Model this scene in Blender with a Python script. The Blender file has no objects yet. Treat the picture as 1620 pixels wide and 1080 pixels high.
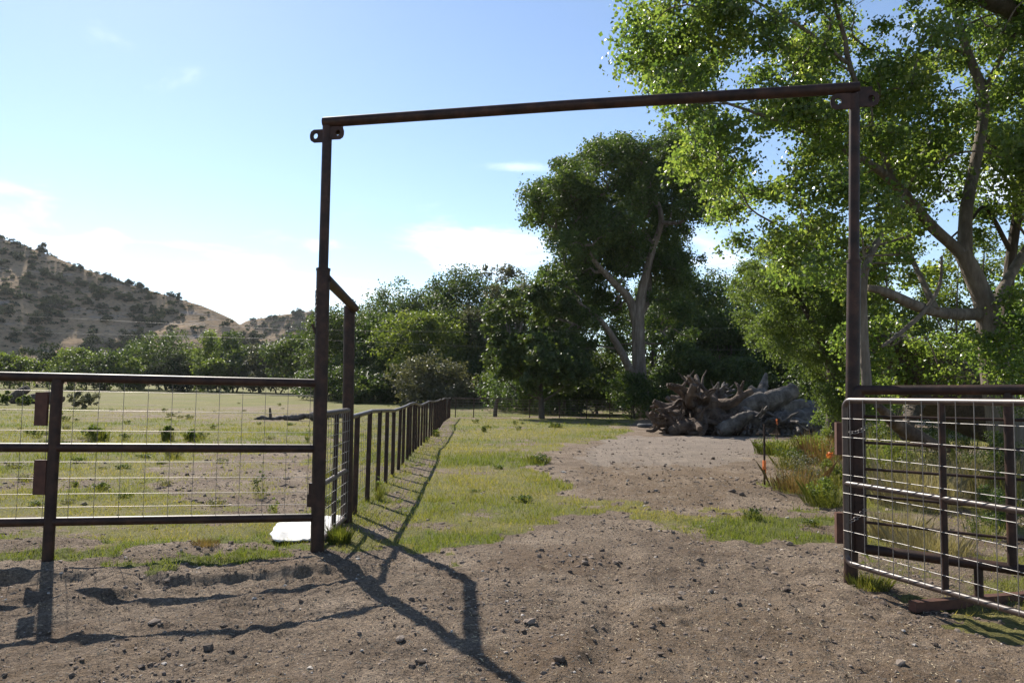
import bpy, math
import numpy as np
from mathutils import Matrix, Vector

S = bpy.context.scene
COL = S.collection

# ------------------------------------------------------------------ camera
W, H, FPX, CX, CY = 1620, 1080, 1215.0, 810.0, 540.0
PITCH, ROLL = math.atan(81 / 1215), 0.016
Fv = np.array([0, math.cos(PITCH), math.sin(PITCH)])
U0 = np.array([0, -math.sin(PITCH), math.cos(PITCH)])
R0 = np.array([1.0, 0, 0])
Rv = math.cos(ROLL) * R0 + math.sin(ROLL) * U0
Uv = math.cos(ROLL) * U0 - math.sin(ROLL) * R0
CAM = np.array([0, 0, 1.65])
cd = bpy.data.cameras.new('camera')
cam = bpy.data.objects.new('camera', cd)
COL.objects.link(cam)
cd.sensor_width = 36.0
cd.lens = 36.0 * FPX / W
cd.clip_start = 0.05
cd.clip_end = 9000
M = Matrix(((Rv[0], Uv[0], -Fv[0], CAM[0]), (Rv[1], Uv[1], -Fv[1], CAM[1]), (Rv[2], Uv[2], -Fv[2], CAM[2]), (0, 0, 0, 1)))
cam.matrix_world = M
S.camera = cam

# ------------------------------------------------------------------ light
SUN_DIR = np.array([-0.3936, 0.6665, 0.6332])
SUN_DIR /= np.linalg.norm(SUN_DIR)
SUN_EL = math.asin(SUN_DIR[2])
SUN_AZ = math.atan2(SUN_DIR[0], SUN_DIR[1])          # clockwise from +Y
wd = bpy.data.worlds.new('World')
S.world = wd
wd.use_nodes = True
nt = wd.node_tree
nt.nodes.clear()
N = nt.nodes.new
L = nt.links.new
out = N('ShaderNodeOutputWorld')
bg = N('ShaderNodeBackground')
bg.inputs['Strength'].default_value = 0.102
sky = N('ShaderNodeTexSky')
sky.sky_type = 'NISHITA'
sky.sun_disc = False
sky.sun_elevation = SUN_EL
sky.sun_rotation = SUN_AZ
sky.altitude = 1300
sky.air_density = 1.0
sky.dust_density = 0.3
sky.ozone_density = 1.0
tc = N('ShaderNodeTexCoord')
sep = N('ShaderNodeSeparateXYZ')
L(tc.outputs['Generated'], sep.inputs[0])


def wmath(op, a, b=None, clamp=False):
    m = N('ShaderNodeMath')
    m.operation = op
    m.use_clamp = clamp
    for i, v in enumerate((a, b)):
        if v is None:
            continue
        if isinstance(v, (int, float)):
            m.inputs[i].default_value = v
        else:
            L(v, m.inputs[i])
    return m.outputs[0]


# clouds: project the direction on a high flat layer, so they flatten towards the horizon
den = wmath('ADD', wmath('MAXIMUM', sep.outputs['Z'], 0.0), 0.10)
cu = wmath('DIVIDE', sep.outputs['X'], den)
cv = wmath('DIVIDE', sep.outputs['Y'], den)
comb = N('ShaderNodeCombineXYZ')
L(cu, comb.inputs[0])
L(cv, comb.inputs[1])
noi = N('ShaderNodeTexNoise')
noi.inputs['Scale'].default_value = 1.9
noi.inputs['Detail'].default_value = 9
noi.inputs['Roughness'].default_value = 0.58
noi.inputs['Distortion'].default_value = 0.35
L(comb.outputs[0], noi.inputs['Vector'])


def ray(px, py):
    return Fv + (px - CX) / FPX * Rv - (py - CY) / FPX * Uv


def cloud_patch(px, py, rx, ry, amp):
    # soft ellipse in azimuth / height on the sky
    d = ray(px, py)
    d = d / np.linalg.norm(d)
    az = math.atan2(d[0], d[1])
    azn = wmath('ARCTAN2', sep.outputs['X'], sep.outputs['Y'])
    dx = wmath('DIVIDE', wmath('SUBTRACT', azn, az), rx / FPX)
    dz = wmath('DIVIDE', wmath('SUBTRACT', sep.outputs['Z'], float(d[2])), ry / FPX)
    r2 = wmath('ADD', wmath('MULTIPLY', dx, dx), wmath('MULTIPLY', dz, dz))
    return wmath('MULTIPLY', wmath('POWER', 2.718, wmath('MULTIPLY', r2, -1.0)), amp)


cl = wmath('MULTIPLY', 1.0, 0.0)
for a in ((5, 345, 60, 45, .34), (375, 438, 100, 34, .30), (400, 475, 70, 30, .16), (770, 385, 130, 55, .34), (590, 480, 130, 30, .26), (125, 392, 45, 22, .22), (172, 375, 22, 18, .22),
          (215, 435, 100, 22, .24), (1120, 395, 80, 60, .32), (530, 388, 90, 12, .16), (820, 265, 80, 8, .16), (775, 217, 40, 5, .14), (860, 209, 40, 5, .14), (1600, 270, 140, 80, .28)):
    cl = wmath('ADD', cl, cloud_patch(*a))
band = wmath('MULTIPLY', wmath('SUBTRACT', 0.30, sep.outputs['Z'], True), 0.10)
fac = wmath('ADD', noi.outputs['Fac'], wmath('ADD', cl, band))
mr = N('ShaderNodeMapRange')
mr.interpolation_type = 'SMOOTHSTEP'
mr.inputs['From Min'].default_value = 0.60
mr.inputs['From Max'].default_value = 0.92
mr.inputs['To Max'].default_value = 0.5
L(fac, mr.inputs['Value'])
mix = N('ShaderNodeMix')
mix.data_type = 'RGBA'
mix.inputs['B'].default_value = (11.3, 11.6, 12, 1)
L(mr.outputs['Result'], mix.inputs['Factor'])
L(sky.outputs['Color'], mix.inputs['A'])
L(mix.outputs['Result'], bg.inputs['Color'])
L(bg.outputs[0], out.inputs['Surface'])

sl = bpy.data.lights.new('sun', 'SUN')
sl.energy = 5.0
sl.angle = math.radians(0.53)
sl.color = (1.0, 0.93, 0.82)
so = bpy.data.objects.new('sun', sl)
COL.objects.link(so)
so.rotation_mode = 'QUATERNION'
so.rotation_quaternion = Vector(SUN_DIR).to_track_quat('Z', 'Y')

S.view_settings.view_transform = 'Standard'
S.view_settings.look = 'None'
S.view_settings.exposure = 0.85
S.view_settings.gamma = 1
S.view_settings.use_curve_mapping = False
S.render.engine = 'CYCLES'
S.cycles.use_denoising = True
S.cycles.max_bounces = 7
S.cycles.diffuse_bounces = 3
S.cycles.transmission_bounces = 4
S.cycles.sample_clamp_indirect = 8

# ------------------------------------------------------------------ noise and terrain
_rs = np.random.default_rng(7)
_TAB = _rs.random((256, 256))


def vnoise(x, y):
    xi = np.floor(x).astype(int)
    yi = np.floor(y).astype(int)
    fx = x - xi
    fy = y - yi
    fx = fx * fx * (3 - 2 * fx)
    fy = fy * fy * (3 - 2 * fy)
    a = _TAB[xi & 255, yi & 255]
    b = _TAB[(xi + 1) & 255, yi & 255]
    c = _TAB[xi & 255, (yi + 1) & 255]
    d = _TAB[(xi + 1) & 255, (yi + 1) & 255]
    return (a * (1 - fx) + b * fx) * (1 - fy) + (c * (1 - fx) + d * fx) * fy


def fbm(x, y, o=4, g=.5):
    s = 0
    a = 1
    t = 0
    for i in range(o):
        s = s + a * vnoise(x + 17.3 * i, y + 9.1 * i)
        t += a
        a *= g
        x = x * 2.03
        y = y * 2.03
    return s / t


def sstep(a, b, x):
    t = np.clip((x - a) / (b - a), 0, 1)
    return t * t * (3 - 2 * t)


def gp0(px, py, z=0.0):
    d = ray(px, py)
    return CAM + d * (z - CAM[2]) / d[2]


def dents(x, y, cell, R, seed):
    """hoof prints: one jittered dent with a raised rim in about half of the cells"""
    cx_ = np.floor(x / cell).astype(int)
    cy_ = np.floor(y / cell).astype(int)
    o = np.zeros_like(x)
    for i in (-1, 0, 1):
        for j in (-1, 0, 1):
            a = (cx_ + i + seed) & 255
            b = (cy_ + j + seed * 3) & 255
            on = _TAB[a, b] < .5
            px_ = (cx_ + i + .15 + .7 * _TAB[b, a]) * cell
            py_ = (cy_ + j + .15 + .7 * _TAB[(a + 77) & 255, b]) * cell
            sz = R * (.6 + .7 * _TAB[a, (b + 91) & 255])
            d = np.hypot((x - px_), (y - py_) * 1.15) / sz
            o = o + on * (-np.exp(-(d * 1.5) ** 4) + .45 * np.exp(-((d - 1.15) / .35) ** 2))
    return o


MOUNDS = []
for (px, py, r, hh) in ((70, 866, .38, .10), (285, 872, .35, .07), (1040, 880, .5, .05), (1160, 960, .45, .05), (560, 905, .5, .05), (1085, 772, 1.25, .16), (1010, 760, .8, .08)):
    q = gp0(px, py)
    MOUNDS.append((q[0], q[1], r, hh))


def terrain(x, y):
    x = np.asarray(x, float)
    y = np.asarray(y, float)
    h = 0.012 * np.maximum(y - 60, 0) * (1 - sstep(220, 400, y)) + 1.9 * sstep(220, 400, y)
    h = np.minimum(h, 2.1)
    h = h + (fbm(x * .25, y * .25, 3) - .5) * .10 * sstep(9, 16, y)
    near = 1 - sstep(18, 40, y)
    # bare road in front of the fence line lies lower, with a ragged bank
    line = 7.22 + .05 * x + (fbm(x * 1.4, y * 0.6, 3) - .5) * .55
    left = 1 - sstep(-1.9, -.6, x)
    h = h - .085 * sstep(0.0, .13, line - y) * left * sstep(.30, .52, fbm(x * .9 + 70, y * .3, 2) + .1) - .05 * sstep(.3, 1.6, line - y) * left
    road = 1 - sstep(7.2, 8.6, y + .15 * x + (fbm(x * .6, y * .6, 2) - .5) * 1.5)
    path = np.exp(-((x - (1.6 + .10 * y)) / (1.2 + .06 * y)) ** 2)
    dirt = np.clip(road + path * .8, 0, 1) * near
    h = h + dirt * ((fbm(x * 2.6, y * 2.6, 3) - .5) * .050 + (fbm(x * 7.5 + 5, y * 7.5, 2) - .5) * .05 + (fbm(x * 14 + 5, y * 14, 2) - .5) * .026 + .017 * dents(x, y, .30, .075, 3) * sstep(.36, .55, fbm(x * .5 + 8, y * .5 + 2, 2)) + .010 * dents(x + 3, y, .19, .05, 11))
    for off in (-.78, .78):
        xc = .75 + .135 * y + .0012 * y * y * np.sin(y * .22) + off
        h = h - .030 * np.exp(-((x - xc) / .15) ** 2) * dirt * sstep(.25, .6, fbm(x * .5, y * .35 + 5, 2) + .1)
        h = h + .018 * np.exp(-((np.abs(x - xc) - .24) / .09) ** 2) * dirt
    h = h + (1 - dirt) * near * (fbm(x * 3.5 + 40, y * 3.5, 3) - .5) * .03
    for (mx, my, r, hh) in MOUNDS:
        h = h + hh * np.exp(-(((x - mx) / (r * 1.5)) ** 2 + ((y - my) / r) ** 2))
    return h


def th(x, y):
    return float(terrain(np.array([x]), np.array([y]))[0])


def gp(px, py):
    z = 0.0
    for _ in range(6):
        q = gp0(px, py, z)
        z = th(q[0], q[1])
    q[2] = z
    return q


def at(px, py, Y):
    d = ray(px, py)
    return CAM + d * Y / d[1]


def project(x, y, z):
    v = np.stack([x - CAM[0], y - CAM[1], z - CAM[2]], -1)
    w = np.maximum(v @ Fv, .3)
    return CX + FPX * (v @ Rv) / w, CY - FPX * (v @ Uv) / w


def pip(px, py, poly):
    ins = np.zeros(px.shape, bool)
    n = len(poly)
    for i in range(n):
        x1, y1 = poly[i]
        x2, y2 = poly[(i + 1) % n]
        if y1 == y2:
            continue
        c = ((y1 > py) != (y2 > py)) & (px < (x2 - x1) * (py - y1) / (y2 - y1) + x1)
        ins ^= c
    return ins


# patches of the ground as regions of the real ground, read off on the plane z = 0
P_FIELD = [(-9000, 900), (0, 884), (250, 880), (500, 876), (548, 826), (620, 765), (700, 665), (716, 626), (-9000, 560)]
P_LANE = [(505, 876), (560, 815), (640, 742), (712, 662), (1010, 660), (990, 686), (925, 700), (868, 712), (845, 735), (880, 765), (930, 795),
          (1010, 800), (1080, 805), (1150, 798), (1250, 815), (1340, 818), (1340, 846), (1200, 852), (1060, 838), (980, 806), (890, 815),
          (850, 848), (780, 862), (735, 888), (650, 890), (590, 866), (530, 892)]
P_FAR = [(640, 640), (712, 660), (1020, 658), (1060, 640), (1000, 634), (640, 630)]
P_RIGHT = [(1335, 805), (1330, 930), (1480, 960), (1640, 985), (9000, 1400), (9000, 640), (1330, 680), (1215, 700), (1230, 790)]
P_STRIP = [(-9000, 905), (0, 884), (260, 884), (500, 877), (500, 862), (260, 866), (0, 868), (-9000, 885)]
P_LUSH = [(630, 862), (700, 850), (800, 856), (740, 886), (650, 886)]
P_LUSH2 = [(1060, 820), (1160, 808), (1340, 822), (1340, 846), (1180, 850)]
P_BROWN = [(240, 742), (330, 722), (495, 718), (500, 815), (330, 812), (250, 775)]
P_WEEDS = [(150, 648), (500, 642), (545, 660), (480, 668), (160, 662)]
P_FOOT = [(575, 830), (640, 760), (712, 664), (722, 664), (690, 730), (630, 842)]


P_PALE = [(965, 688), (1195, 690), (1215, 715), (1130, 740), (960, 742), (920, 725)]
P_DUNG = [(915, 742), (1000, 732), (1190, 742), (1215, 775), (1110, 802), (940, 790)]
P_DUNG2 = [(880, 1000), (1100, 940), (1330, 960), (1640, 1010), (1900, 1200), (700, 1300), (780, 1080)]
P_DUNG3 = [(-400, 1000), (200, 1000), (420, 1050), (500, 1300), (-600, 1300)]


def dirt_masks(x, y):
    px, py = project(x, y, np.zeros_like(x))
    d = np.maximum(np.hypot(x, y), 2)
    qx = px + (fbm(x * 1.6, y * 1.6, 4, .6) - .5) * 1200 / d
    qy = py + (fbm(x * 1.6 + 31, y * 1.6 + 57, 4, .6) - .5) * 2600 / d ** 1.6
    vis = y > 1
    pale = (pip(qx, qy, P_PALE) & vis).astype(float)
    dung = np.where(pip(qx, qy, P_DUNG) & vis, .9, 0) + np.where((pip(qx, qy, P_DUNG2) | pip(qx, qy, P_DUNG3)) & vis, .55, 0)
    return pale, dung


def ground_masks(x, y):
    """grass density, lushness, brownness of the ground"""
    x = np.asarray(x, float)
    y = np.asarray(y, float)
    px, py = project(x, y, np.zeros_like(x))
    d = np.maximum(np.hypot(x, y), 2)
    jx = (fbm(x * 1.1, y * 1.1, 4, .6) - .5) * 2.0
    jy = (fbm(x * 1.1 + 31, y * 1.1 + 57, 4, .6) - .5) * 2.0
    qx = px + jx * 700 / d
    qy = py + jy * 1500 / d ** 1.6
    vis = y > 1.2
    f_ = pip(qx, qy, P_FIELD) & vis
    ln = pip(qx, qy, P_LANE) & vis
    fr = (pip(qx, qy, P_FAR) & vis)
    rt = pip(qx, qy, P_RIGHT) & vis
    st = pip(qx, qy, P_STRIP) & vis
    lu = (pip(qx, qy, P_LUSH) | pip(qx, qy, P_LUSH2)) & vis
    br = pip(qx, qy, P_BROWN) & vis
    we = pip(qx, qy, P_WEEDS) & vis
    ft = pip(qx, qy, P_FOOT) & vis
    patch = fbm(x * .55 + 11, y * .55, 4, .55)
    g = np.zeros_like(x)
    g[f_] = .95
    g[ln] = .85
    g[fr] = .8
    g[rt] = .6
    g = np.where(we, .6, g)
    g = np.where(br, .30, g)
    g = np.where(ft, .35, g)
    g = g * (.48 + .85 * sstep(.38, .54, patch)) * (.62 + .6 * sstep(.35, .55, fbm(x * 2.1 + 5, y * 2.1, 3)))
    g = np.where(st | lu, 1.0, g)
    lush = np.clip(.32 + 2.6 * (fbm(x * .38 + 3, y * .38 + 8, 4) - .5), 0, 1)
    lush = np.where(st | lu, .95, lush)
    lush = np.where(br | ft, .25, lush)
    for (mx, my, r, hh) in MOUNDS[:2]:
        dm = np.hypot((x - mx) / 1.7, y - my) / r + (fbm(x * 5, y * 5, 3) - .5) * .9
        g = np.where(dm < .85, 0, g)
    far = sstep(90, 160, y)
    g = np.clip(g, 0, 1) * (1 - far) + .75 * far
    brown = np.where(we | br, .55, .0) * (1 - far)
    return g, lush, brown


# ------------------------------------------------------------------ object helpers
def tag(o, label=None, cat=None, group=None, kind=None):
    if label:
        o['label'] = label
    if cat:
        o['category'] = cat
    if group:
        o['group'] = group
    if kind:
        o['kind'] = kind
    return o


def empty(name, loc, label, cat, group=None):
    o = bpy.data.objects.new(name, None)
    o.empty_display_size = .2
    COL.objects.link(o)
    o.location = loc
    return tag(o, label, cat, group)


def link_mesh(name, me, parent=None, loc=None):
    o = bpy.data.objects.new(name, me)
    COL.objects.link(o)
    if parent is not None:
        o.parent = parent
        # geometry is written in world coordinates: undo the parent's location
        p = parent
        off = Vector((0, 0, 0))
        while p is not None:
            off += Vector(p.location)
            p = p.parent
        o.location = (0, 0, 0) if loc is not None else -off
    if loc is not None:
        o.location = loc
    return o


class MB:
    def __init__(s):
        s.v = []
        s.f = []
        s.n = 0
        s.sm = []

    def add(s, v, f, smooth=True):
        v = np.asarray(v, float).reshape(-1, 3)
        s.v.append(v)
        s.f += [[i + s.n for i in q] for q in f]
        s.sm += [smooth] * len(f)
        s.n += len(v)
        return s

    def tube(s, pts, rad, seg=10, caps=True, wob=0, rng=None, smooth=True):
        pts = np.asarray(pts, float)
        k = len(pts)
        rad = np.full(k, rad) if np.isscalar(rad) else np.asarray(rad, float)
        tn = np.gradient(pts, axis=0)
        tn /= np.linalg.norm(tn, axis=1)[:, None] + 1e-9
        ref = np.array([0, 0, 1.0]) if abs(tn[0][2]) < .9 else np.array([1.0, 0, 0])
        u = np.cross(tn[0], ref)
        u /= np.linalg.norm(u)
        vs = []
        ph = np.arange(seg) * 2 * math.pi / seg
        ridge = 1 + (wob * 1.1 * (rng.random(seg) - .5) if wob else 0)
        for i in range(k):
            u = u - tn[i] * np.dot(u, tn[i])
            u /= np.linalg.norm(u) + 1e-9
            w = np.cross(tn[i], u)
            r = rad[i]
            rr = r * ridge * (1 + (wob * (rng.random(seg) - .5) * .55 if wob else 0)) * np.ones(seg)
            vs.append(pts[i] + (np.cos(ph) * rr)[:, None] * u + (np.sin(ph) * rr)[:, None] * w)
        v = np.concatenate(vs)
        f = []
        for i in range(k - 1):
            for j in range(seg):
                j2 = (j + 1) % seg
                f.append((i * seg + j, i * seg + j2, (i + 1) * seg + j2, (i + 1) * seg + j))
        if caps:
            # caps get their own vertices so the shading breaks at the rim
            s.add(v, f, smooth)
            s.add(v[:seg], [tuple(range(seg))[::-1]], False)
            s.add(v[-seg:], [tuple(range(seg))], False)
            return s
        return s.add(v, f, smooth)

    def box(s, c, sx, sy, sz, rz=0.0, rx=0.0, ax=None):
        c = np.asarray(c, float)
        q = np.array([(x, y, z) for z in (-1, 1) for y in (-1, 1) for x in (-1, 1)]) * np.array([sx, sy, sz]) / 2
        b = min(sx, sy, sz) * .0
        cz, sn = math.cos(rz), math.sin(rz)
        q = np.stack([q[:, 0] * cz - q[:, 1] * sn, q[:, 0] * sn + q[:, 1] * cz, q[:, 2]], -1)
        return s.add(q + c, [(0, 2, 3, 1), (4, 5, 7, 6), (0, 1, 5, 4), (2, 6, 7, 3), (0, 4, 6, 2), (1, 3, 7, 5)], False)

    def mesh(s, name, mat):
        me = bpy.data.meshes.new(name)
        v = np.concatenate(s.v)
        me.from_pydata(v.tolist(), [], s.f)
        me.polygons.foreach_set('use_smooth', s.sm)
        me.materials.append(mat)
        me.update()
        return me

    def build(s, name, mat, parent=None):
        return link_mesh(name, s.mesh(name, mat), parent)


def fast_mesh(name, verts, faces, mat, tint=None, smooth=False):
    """verts (N,3); faces (F,k) with one k; tint per vertex"""
    verts = np.asarray(verts, np.float32)
    faces = np.asarray(faces, np.int32)
    me = bpy.data.meshes.new(name)
    F_, k = faces.shape
    me.vertices.add(len(verts))
    me.vertices.foreach_set('co', verts.ravel())
    me.loops.add(F_ * k)
    me.loops.foreach_set('vertex_index', faces.ravel())
    me.polygons.add(F_)
    me.polygons.foreach_set('loop_start', np.arange(F_, dtype=np.int32) * k)
    me.polygons.foreach_set('loop_total', np.full(F_, k, np.int32))
    me.polygons.foreach_set('use_smooth', np.full(F_, smooth))
    if tint is not None:
        at_ = me.attributes.new('tint', 'FLOAT', 'POINT')
        at_.data.foreach_set('value', np.asarray(tint, np.float32))
    me.update(calc_edges=True)
    me.materials.append(mat)
    return me


def spline(pts, n=6):
    """Catmull-Rom through rows of (x,y,z,r)"""
    p = np.asarray(pts, float)
    if len(p) < 3:
        t = np.linspace(0, 1, n + 1)[:, None]
        return p[0] * (1 - t) + p[-1] * t
    q = np.vstack([2 * p[0] - p[1], p, 2 * p[-1] - p[-2]])
    o = []
    for i in range(1, len(q) - 2):
        for t in np.arange(n) / n:
            a, b, c, d = q[i - 1], q[i], q[i + 1], q[i + 2]
            o.append(.5 * (2 * b + (c - a) * t + (2 * a - 5 * b + 4 * c - d) * t * t + (-a + 3 * b - 3 * c + d) * t ** 3))
    o.append(p[-1])
    return np.array(o)


# ------------------------------------------------------------------ materials
def new_mat(name):
    m = bpy.data.materials.new(name)
    m.use_nodes = True
    t = m.node_tree
    t.nodes.clear()
    o = t.nodes.new('ShaderNodeOutputMaterial')
    return m, t, o


def nd(t, kind, **kw):
    n = t.nodes.new(kind)
    for k, v in kw.items():
        if k in n.inputs:
            n.inputs[k].default_value = v
        else:
            setattr(n, k, v)
    return n


def ramp(t, fac, stops):
    r = t.nodes.new('ShaderNodeValToRGB')
    e = r.color_ramp.elements
    while len(e) < len(stops):
        e.new(.5)
    for i, (p, c) in enumerate(stops):
        e[i].position = p
        e[i].color = (*c, 1)
    t.links.new(fac, r.inputs[0])
    return r.outputs[0]


def noisy(name, stops, scale, rough=.9, bump=.3, bscale=None, detail=6, spec=.3, metal=0.0, stretch=(1, 1, 1), bdist=.02, wet=None):
    m, t, o = new_mat(name)
    tcn = nd(t, 'ShaderNodeNewGeometry')
    mp = nd(t, 'ShaderNodeMapping')
    mp.inputs['Scale'].default_value = stretch
    t.links.new(tcn.outputs['Position'], mp.inputs[0])
    n1 = nd(t, 'ShaderNodeTexNoise', Scale=scale, Detail=detail, Roughness=.62)
    t.links.new(mp.outputs[0], n1.inputs['Vector'])
    c = ramp(t, n1.outputs['Fac'], stops)
    b = nd(t, 'ShaderNodeBsdfPrincipled')
    b.inputs['Roughness'].default_value = rough
    b.inputs['Metallic'].default_value = metal
    b.inputs['Specular IOR Level'].default_value = spec
    t.links.new(c, b.inputs['Base Color'])
    if bump:
        n2 = nd(t, 'ShaderNodeTexNoise', Scale=bscale or scale * 3, Detail=5, Roughness=.6)
        t.links.new(mp.outputs[0], n2.inputs['Vector'])
        bp = nd(t, 'ShaderNodeBump', Strength=bump, Distance=bdist)
        t.links.new(n2.outputs['Fac'], bp.inputs['Height'])
        t.links.new(bp.outputs[0], b.inputs['Normal'])
    t.links.new(b.outputs[0], o.inputs[0])
    return m


def leaf_mat(name, dark, mid, light, transl=.45, tr_gain=2.2, rough=.5, spec=.35):
    m, t, o = new_mat(name)
    a = nd(t, 'ShaderNodeAttribute', attribute_name='tint')
    c = ramp(t, a.outputs['Fac'], [(0, dark), (.5, mid), (1, light)])
    b = nd(t, 'ShaderNodeBsdfPrincipled')
    b.inputs['Roughness'].default_value = rough
    b.inputs['Specular IOR Level'].default_value = spec
    t.links.new(c, b.inputs['Base Color'])
    mx = nd(t, 'ShaderNodeMix', data_type='RGBA', blend_type='MULTIPLY')
    mx.inputs['Factor'].default_value = 1
    mx.inputs['B'].default_value = (1.17 * tr_gain, 1.15 * tr_gain, .54 * tr_gain, 1)
    t.links.new(c, mx.inputs['A'])
    tr = nd(t, 'ShaderNodeBsdfTranslucent')
    t.links.new(mx.outputs['Result'], tr.inputs['Color'])
    ms = nd(t, 'ShaderNodeMixShader')
    ms.inputs[0].default_value = transl
    t.links.new(b.outputs[0], ms.inputs[1])
    t.links.new(tr.outputs[0], ms.inputs[2])
    t.links.new(ms.outputs[0], o.inputs[0])
    return m


MT = {}
MT['pipe'] = noisy('rusty brown pipe', [(.34, (.020, .012, .010)), (.50, (.038, .021, .016)), (.62, (.058, .029, .020)), (.78, (.095, .048, .031))], 7, rough=.5, bump=.15, bscale=60, spec=.22, bdist=.004)
MT['gate_pipe'] = noisy('weathered gate pipe', [(.3, (.05, .032, .026)), (.6, (.09, .060, .048)), (.8, (.14, .09, .068))], 11, rough=.4, bump=.1, bscale=60, spec=.6, bdist=.004)
MT['plate'] = noisy('rust plate', [(.3, (.06, .028, .020)), (.6, (.10, .045, .030)), (.8, (.14, .065, .042))], 14, rough=.7, bump=.2, bscale=70, bdist=.004)
MT['wire'] = noisy('galvanised wire', [(.3, (.16, .15, .145)), (.7, (.27, .26, .25))], 20, rough=.5, bump=0, metal=.85, spec=.5)
MT['old_wire'] = noisy('dull wire', [(.3, (.16, .14, .13)), (.7, (.28, .25, .23))], 20, rough=.45, bump=0, metal=.6)
MT['white'] = noisy('white sheet metal', [(.3, (.34, .33, .31)), (.45, (.52, .515, .50)), (.8, (.60, .595, .58))], 7, rough=.6, bump=.1, bscale=12, bdist=.01)
MT['bark'] = noisy('grey cottonwood bark', [(.3, (.09, .073, .06)), (.52, (.16, .132, .108)), (.72, (.25, .21, .175))], 4.5, rough=.95, bump=.8, bscale=9, stretch=(2.2, 2.2, .45), bdist=.05)
MT['bark_pale'] = noisy('pale cottonwood bark', [(.3, (.10, .08, .064)), (.52, (.185, .15, .122)), (.72, (.28, .24, .20))], 3, rough=.95, bump=.8, bscale=6, stretch=(2, 2, .35), bdist=.12)
MT['bark_dark'] = noisy('dark bark', [(.3, (.05, .040, .032)), (.55, (.095, .075, .06)), (.75, (.14, .115, .09))], 5, rough=.95, bump=.8, bscale=10, stretch=(2, 2, .4), bdist=.05)
MT['root_red'] = noisy('reddish root wood', [(.32, (.040, .028, .021)), (.50, (.092, .064, .048)), (.72, (.175, .126, .094))], 2.6, rough=.9, bump=.9, bscale=7, bdist=.08)
MT['dead_grey'] = noisy('silvery dead wood', [(.32, (.040, .033, .028)), (.50, (.105, .091, .080)), (.72, (.215, .192, .172))], 2.2, rough=.9, bump=.9, bscale=6, bdist=.08)
MT['cut_wood'] = noisy('pale cut wood', [(.3, (.42, .34, .25)), (.7, (.60, .52, .40))], 5, rough=.8, bump=.2)
MT['rubber'] = noisy('old rubber', [(.3, (.05, .05, .05)), (.7, (.13, .125, .12))], 8, rough=.8, bump=.2)
MT['stone'] = noisy('stone', [(.3, (.14, .11, .09)), (.6, (.23, .185, .15)), (.8, (.34, .29, .25))], 12, rough=.95, bump=.5, bscale=50, bdist=.01)
MT['soil_clod'] = noisy('soil clod', [(.3, (.075, .055, .043)), (.6, (.115, .088, .068))], 14, rough=1, bump=.6, bscale=60, bdist=.01)
MT['orange'] = noisy('orange tape', [(.3, (.85, .20, .05)), (.7, (.95, .27, .08))], 10, rough=.6, bump=0)
MT['petal'] = leaf_mat('orange petal', (.55, .14, .04), (.65, .20, .06), (.7, .3, .09), .3, 1.0)
MT['leaf_big'] = leaf_mat('cottonwood leaf', (.038, .066, .019), (.078, .110, .033), (.150, .168, .056), .57, 2.9, .33, .6)
MT['leaf_willow'] = leaf_mat('willow leaf', (.050, .078, .026), (.082, .115, .036), (.125, .155, .052), .45, 2.2)
MT['leaf_dark'] = leaf_mat('dark tree leaf', (.026, .046, .014), (.046, .074, .020), (.078, .108, .028), .36, 2.1)
MT['leaf_mid'] = leaf_mat('mid green leaf', (.030, .048, .016), (.050, .074, .022), (.088, .108, .030), .36, 2.0)
MT['leaf_bright'] = leaf_mat('yellow green leaf', (.050, .075, .018), (.085, .115, .026), (.135, .155, .035), .42, 2.2)
MT['leaf_grey'] = leaf_mat('grey green leaf', (.055, .060, .036), (.085, .088, .055), (.12, .12, .075), .3, 1.8)
MT['leaf_hill'] = leaf_mat('juniper foliage', (.020, .030, .016), (.034, .046, .024), (.052, .066, .034), .2, 1.6, .8, .1)
MT['grass'] = leaf_mat('grass blade', (.092, .122, .024), (.165, .160, .044), (.30, .245, .115), .42, 1.6, .6, .2)
MT['reed'] = leaf_mat('dry weed', (.085, .09, .035), (.16, .115, .058), (.21, .115, .066), .35, 1.4, .7, .2)
MT['dry_grass'] = leaf_mat('dry grass', (.15, .135, .07), (.25, .21, .125), (.36, .31, .20), .3, 1.2, .7, .2)
MT['straw'] = noisy('straw', [(.3, (.42, .33, .2)), (.7, (.6, .5, .34))], 30, rough=.7, bump=0)


def clod_mat(nm='dirt clods', stops=None):
    m, t, o = new_mat(nm)
    a = nd(t, 'ShaderNodeAttribute', attribute_name='tint')
    c = ramp(t, a.outputs['Fac'], stops or [(0, (.10, .075, .058)), (.5, (.19, .148, .118)), (.85, (.28, .225, .18)), (1, (.46, .41, .36))])
    b = nd(t, 'ShaderNodeBsdfPrincipled')
    b.inputs['Roughness'].default_value = .95
    b.inputs['Specular IOR Level'].default_value = .2
    t.links.new(c, b.inputs['Base Color'])
    t.links.new(b.outputs[0], o.inputs[0])
    return m


MT['clods'] = clod_mat()
MT['litter'] = clod_mat('dung litter', [(0, (.09, .058, .034)), (.45, (.17, .115, .068)), (.75, (.27, .195, .115)), (1, (.44, .35, .22))])


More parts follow.
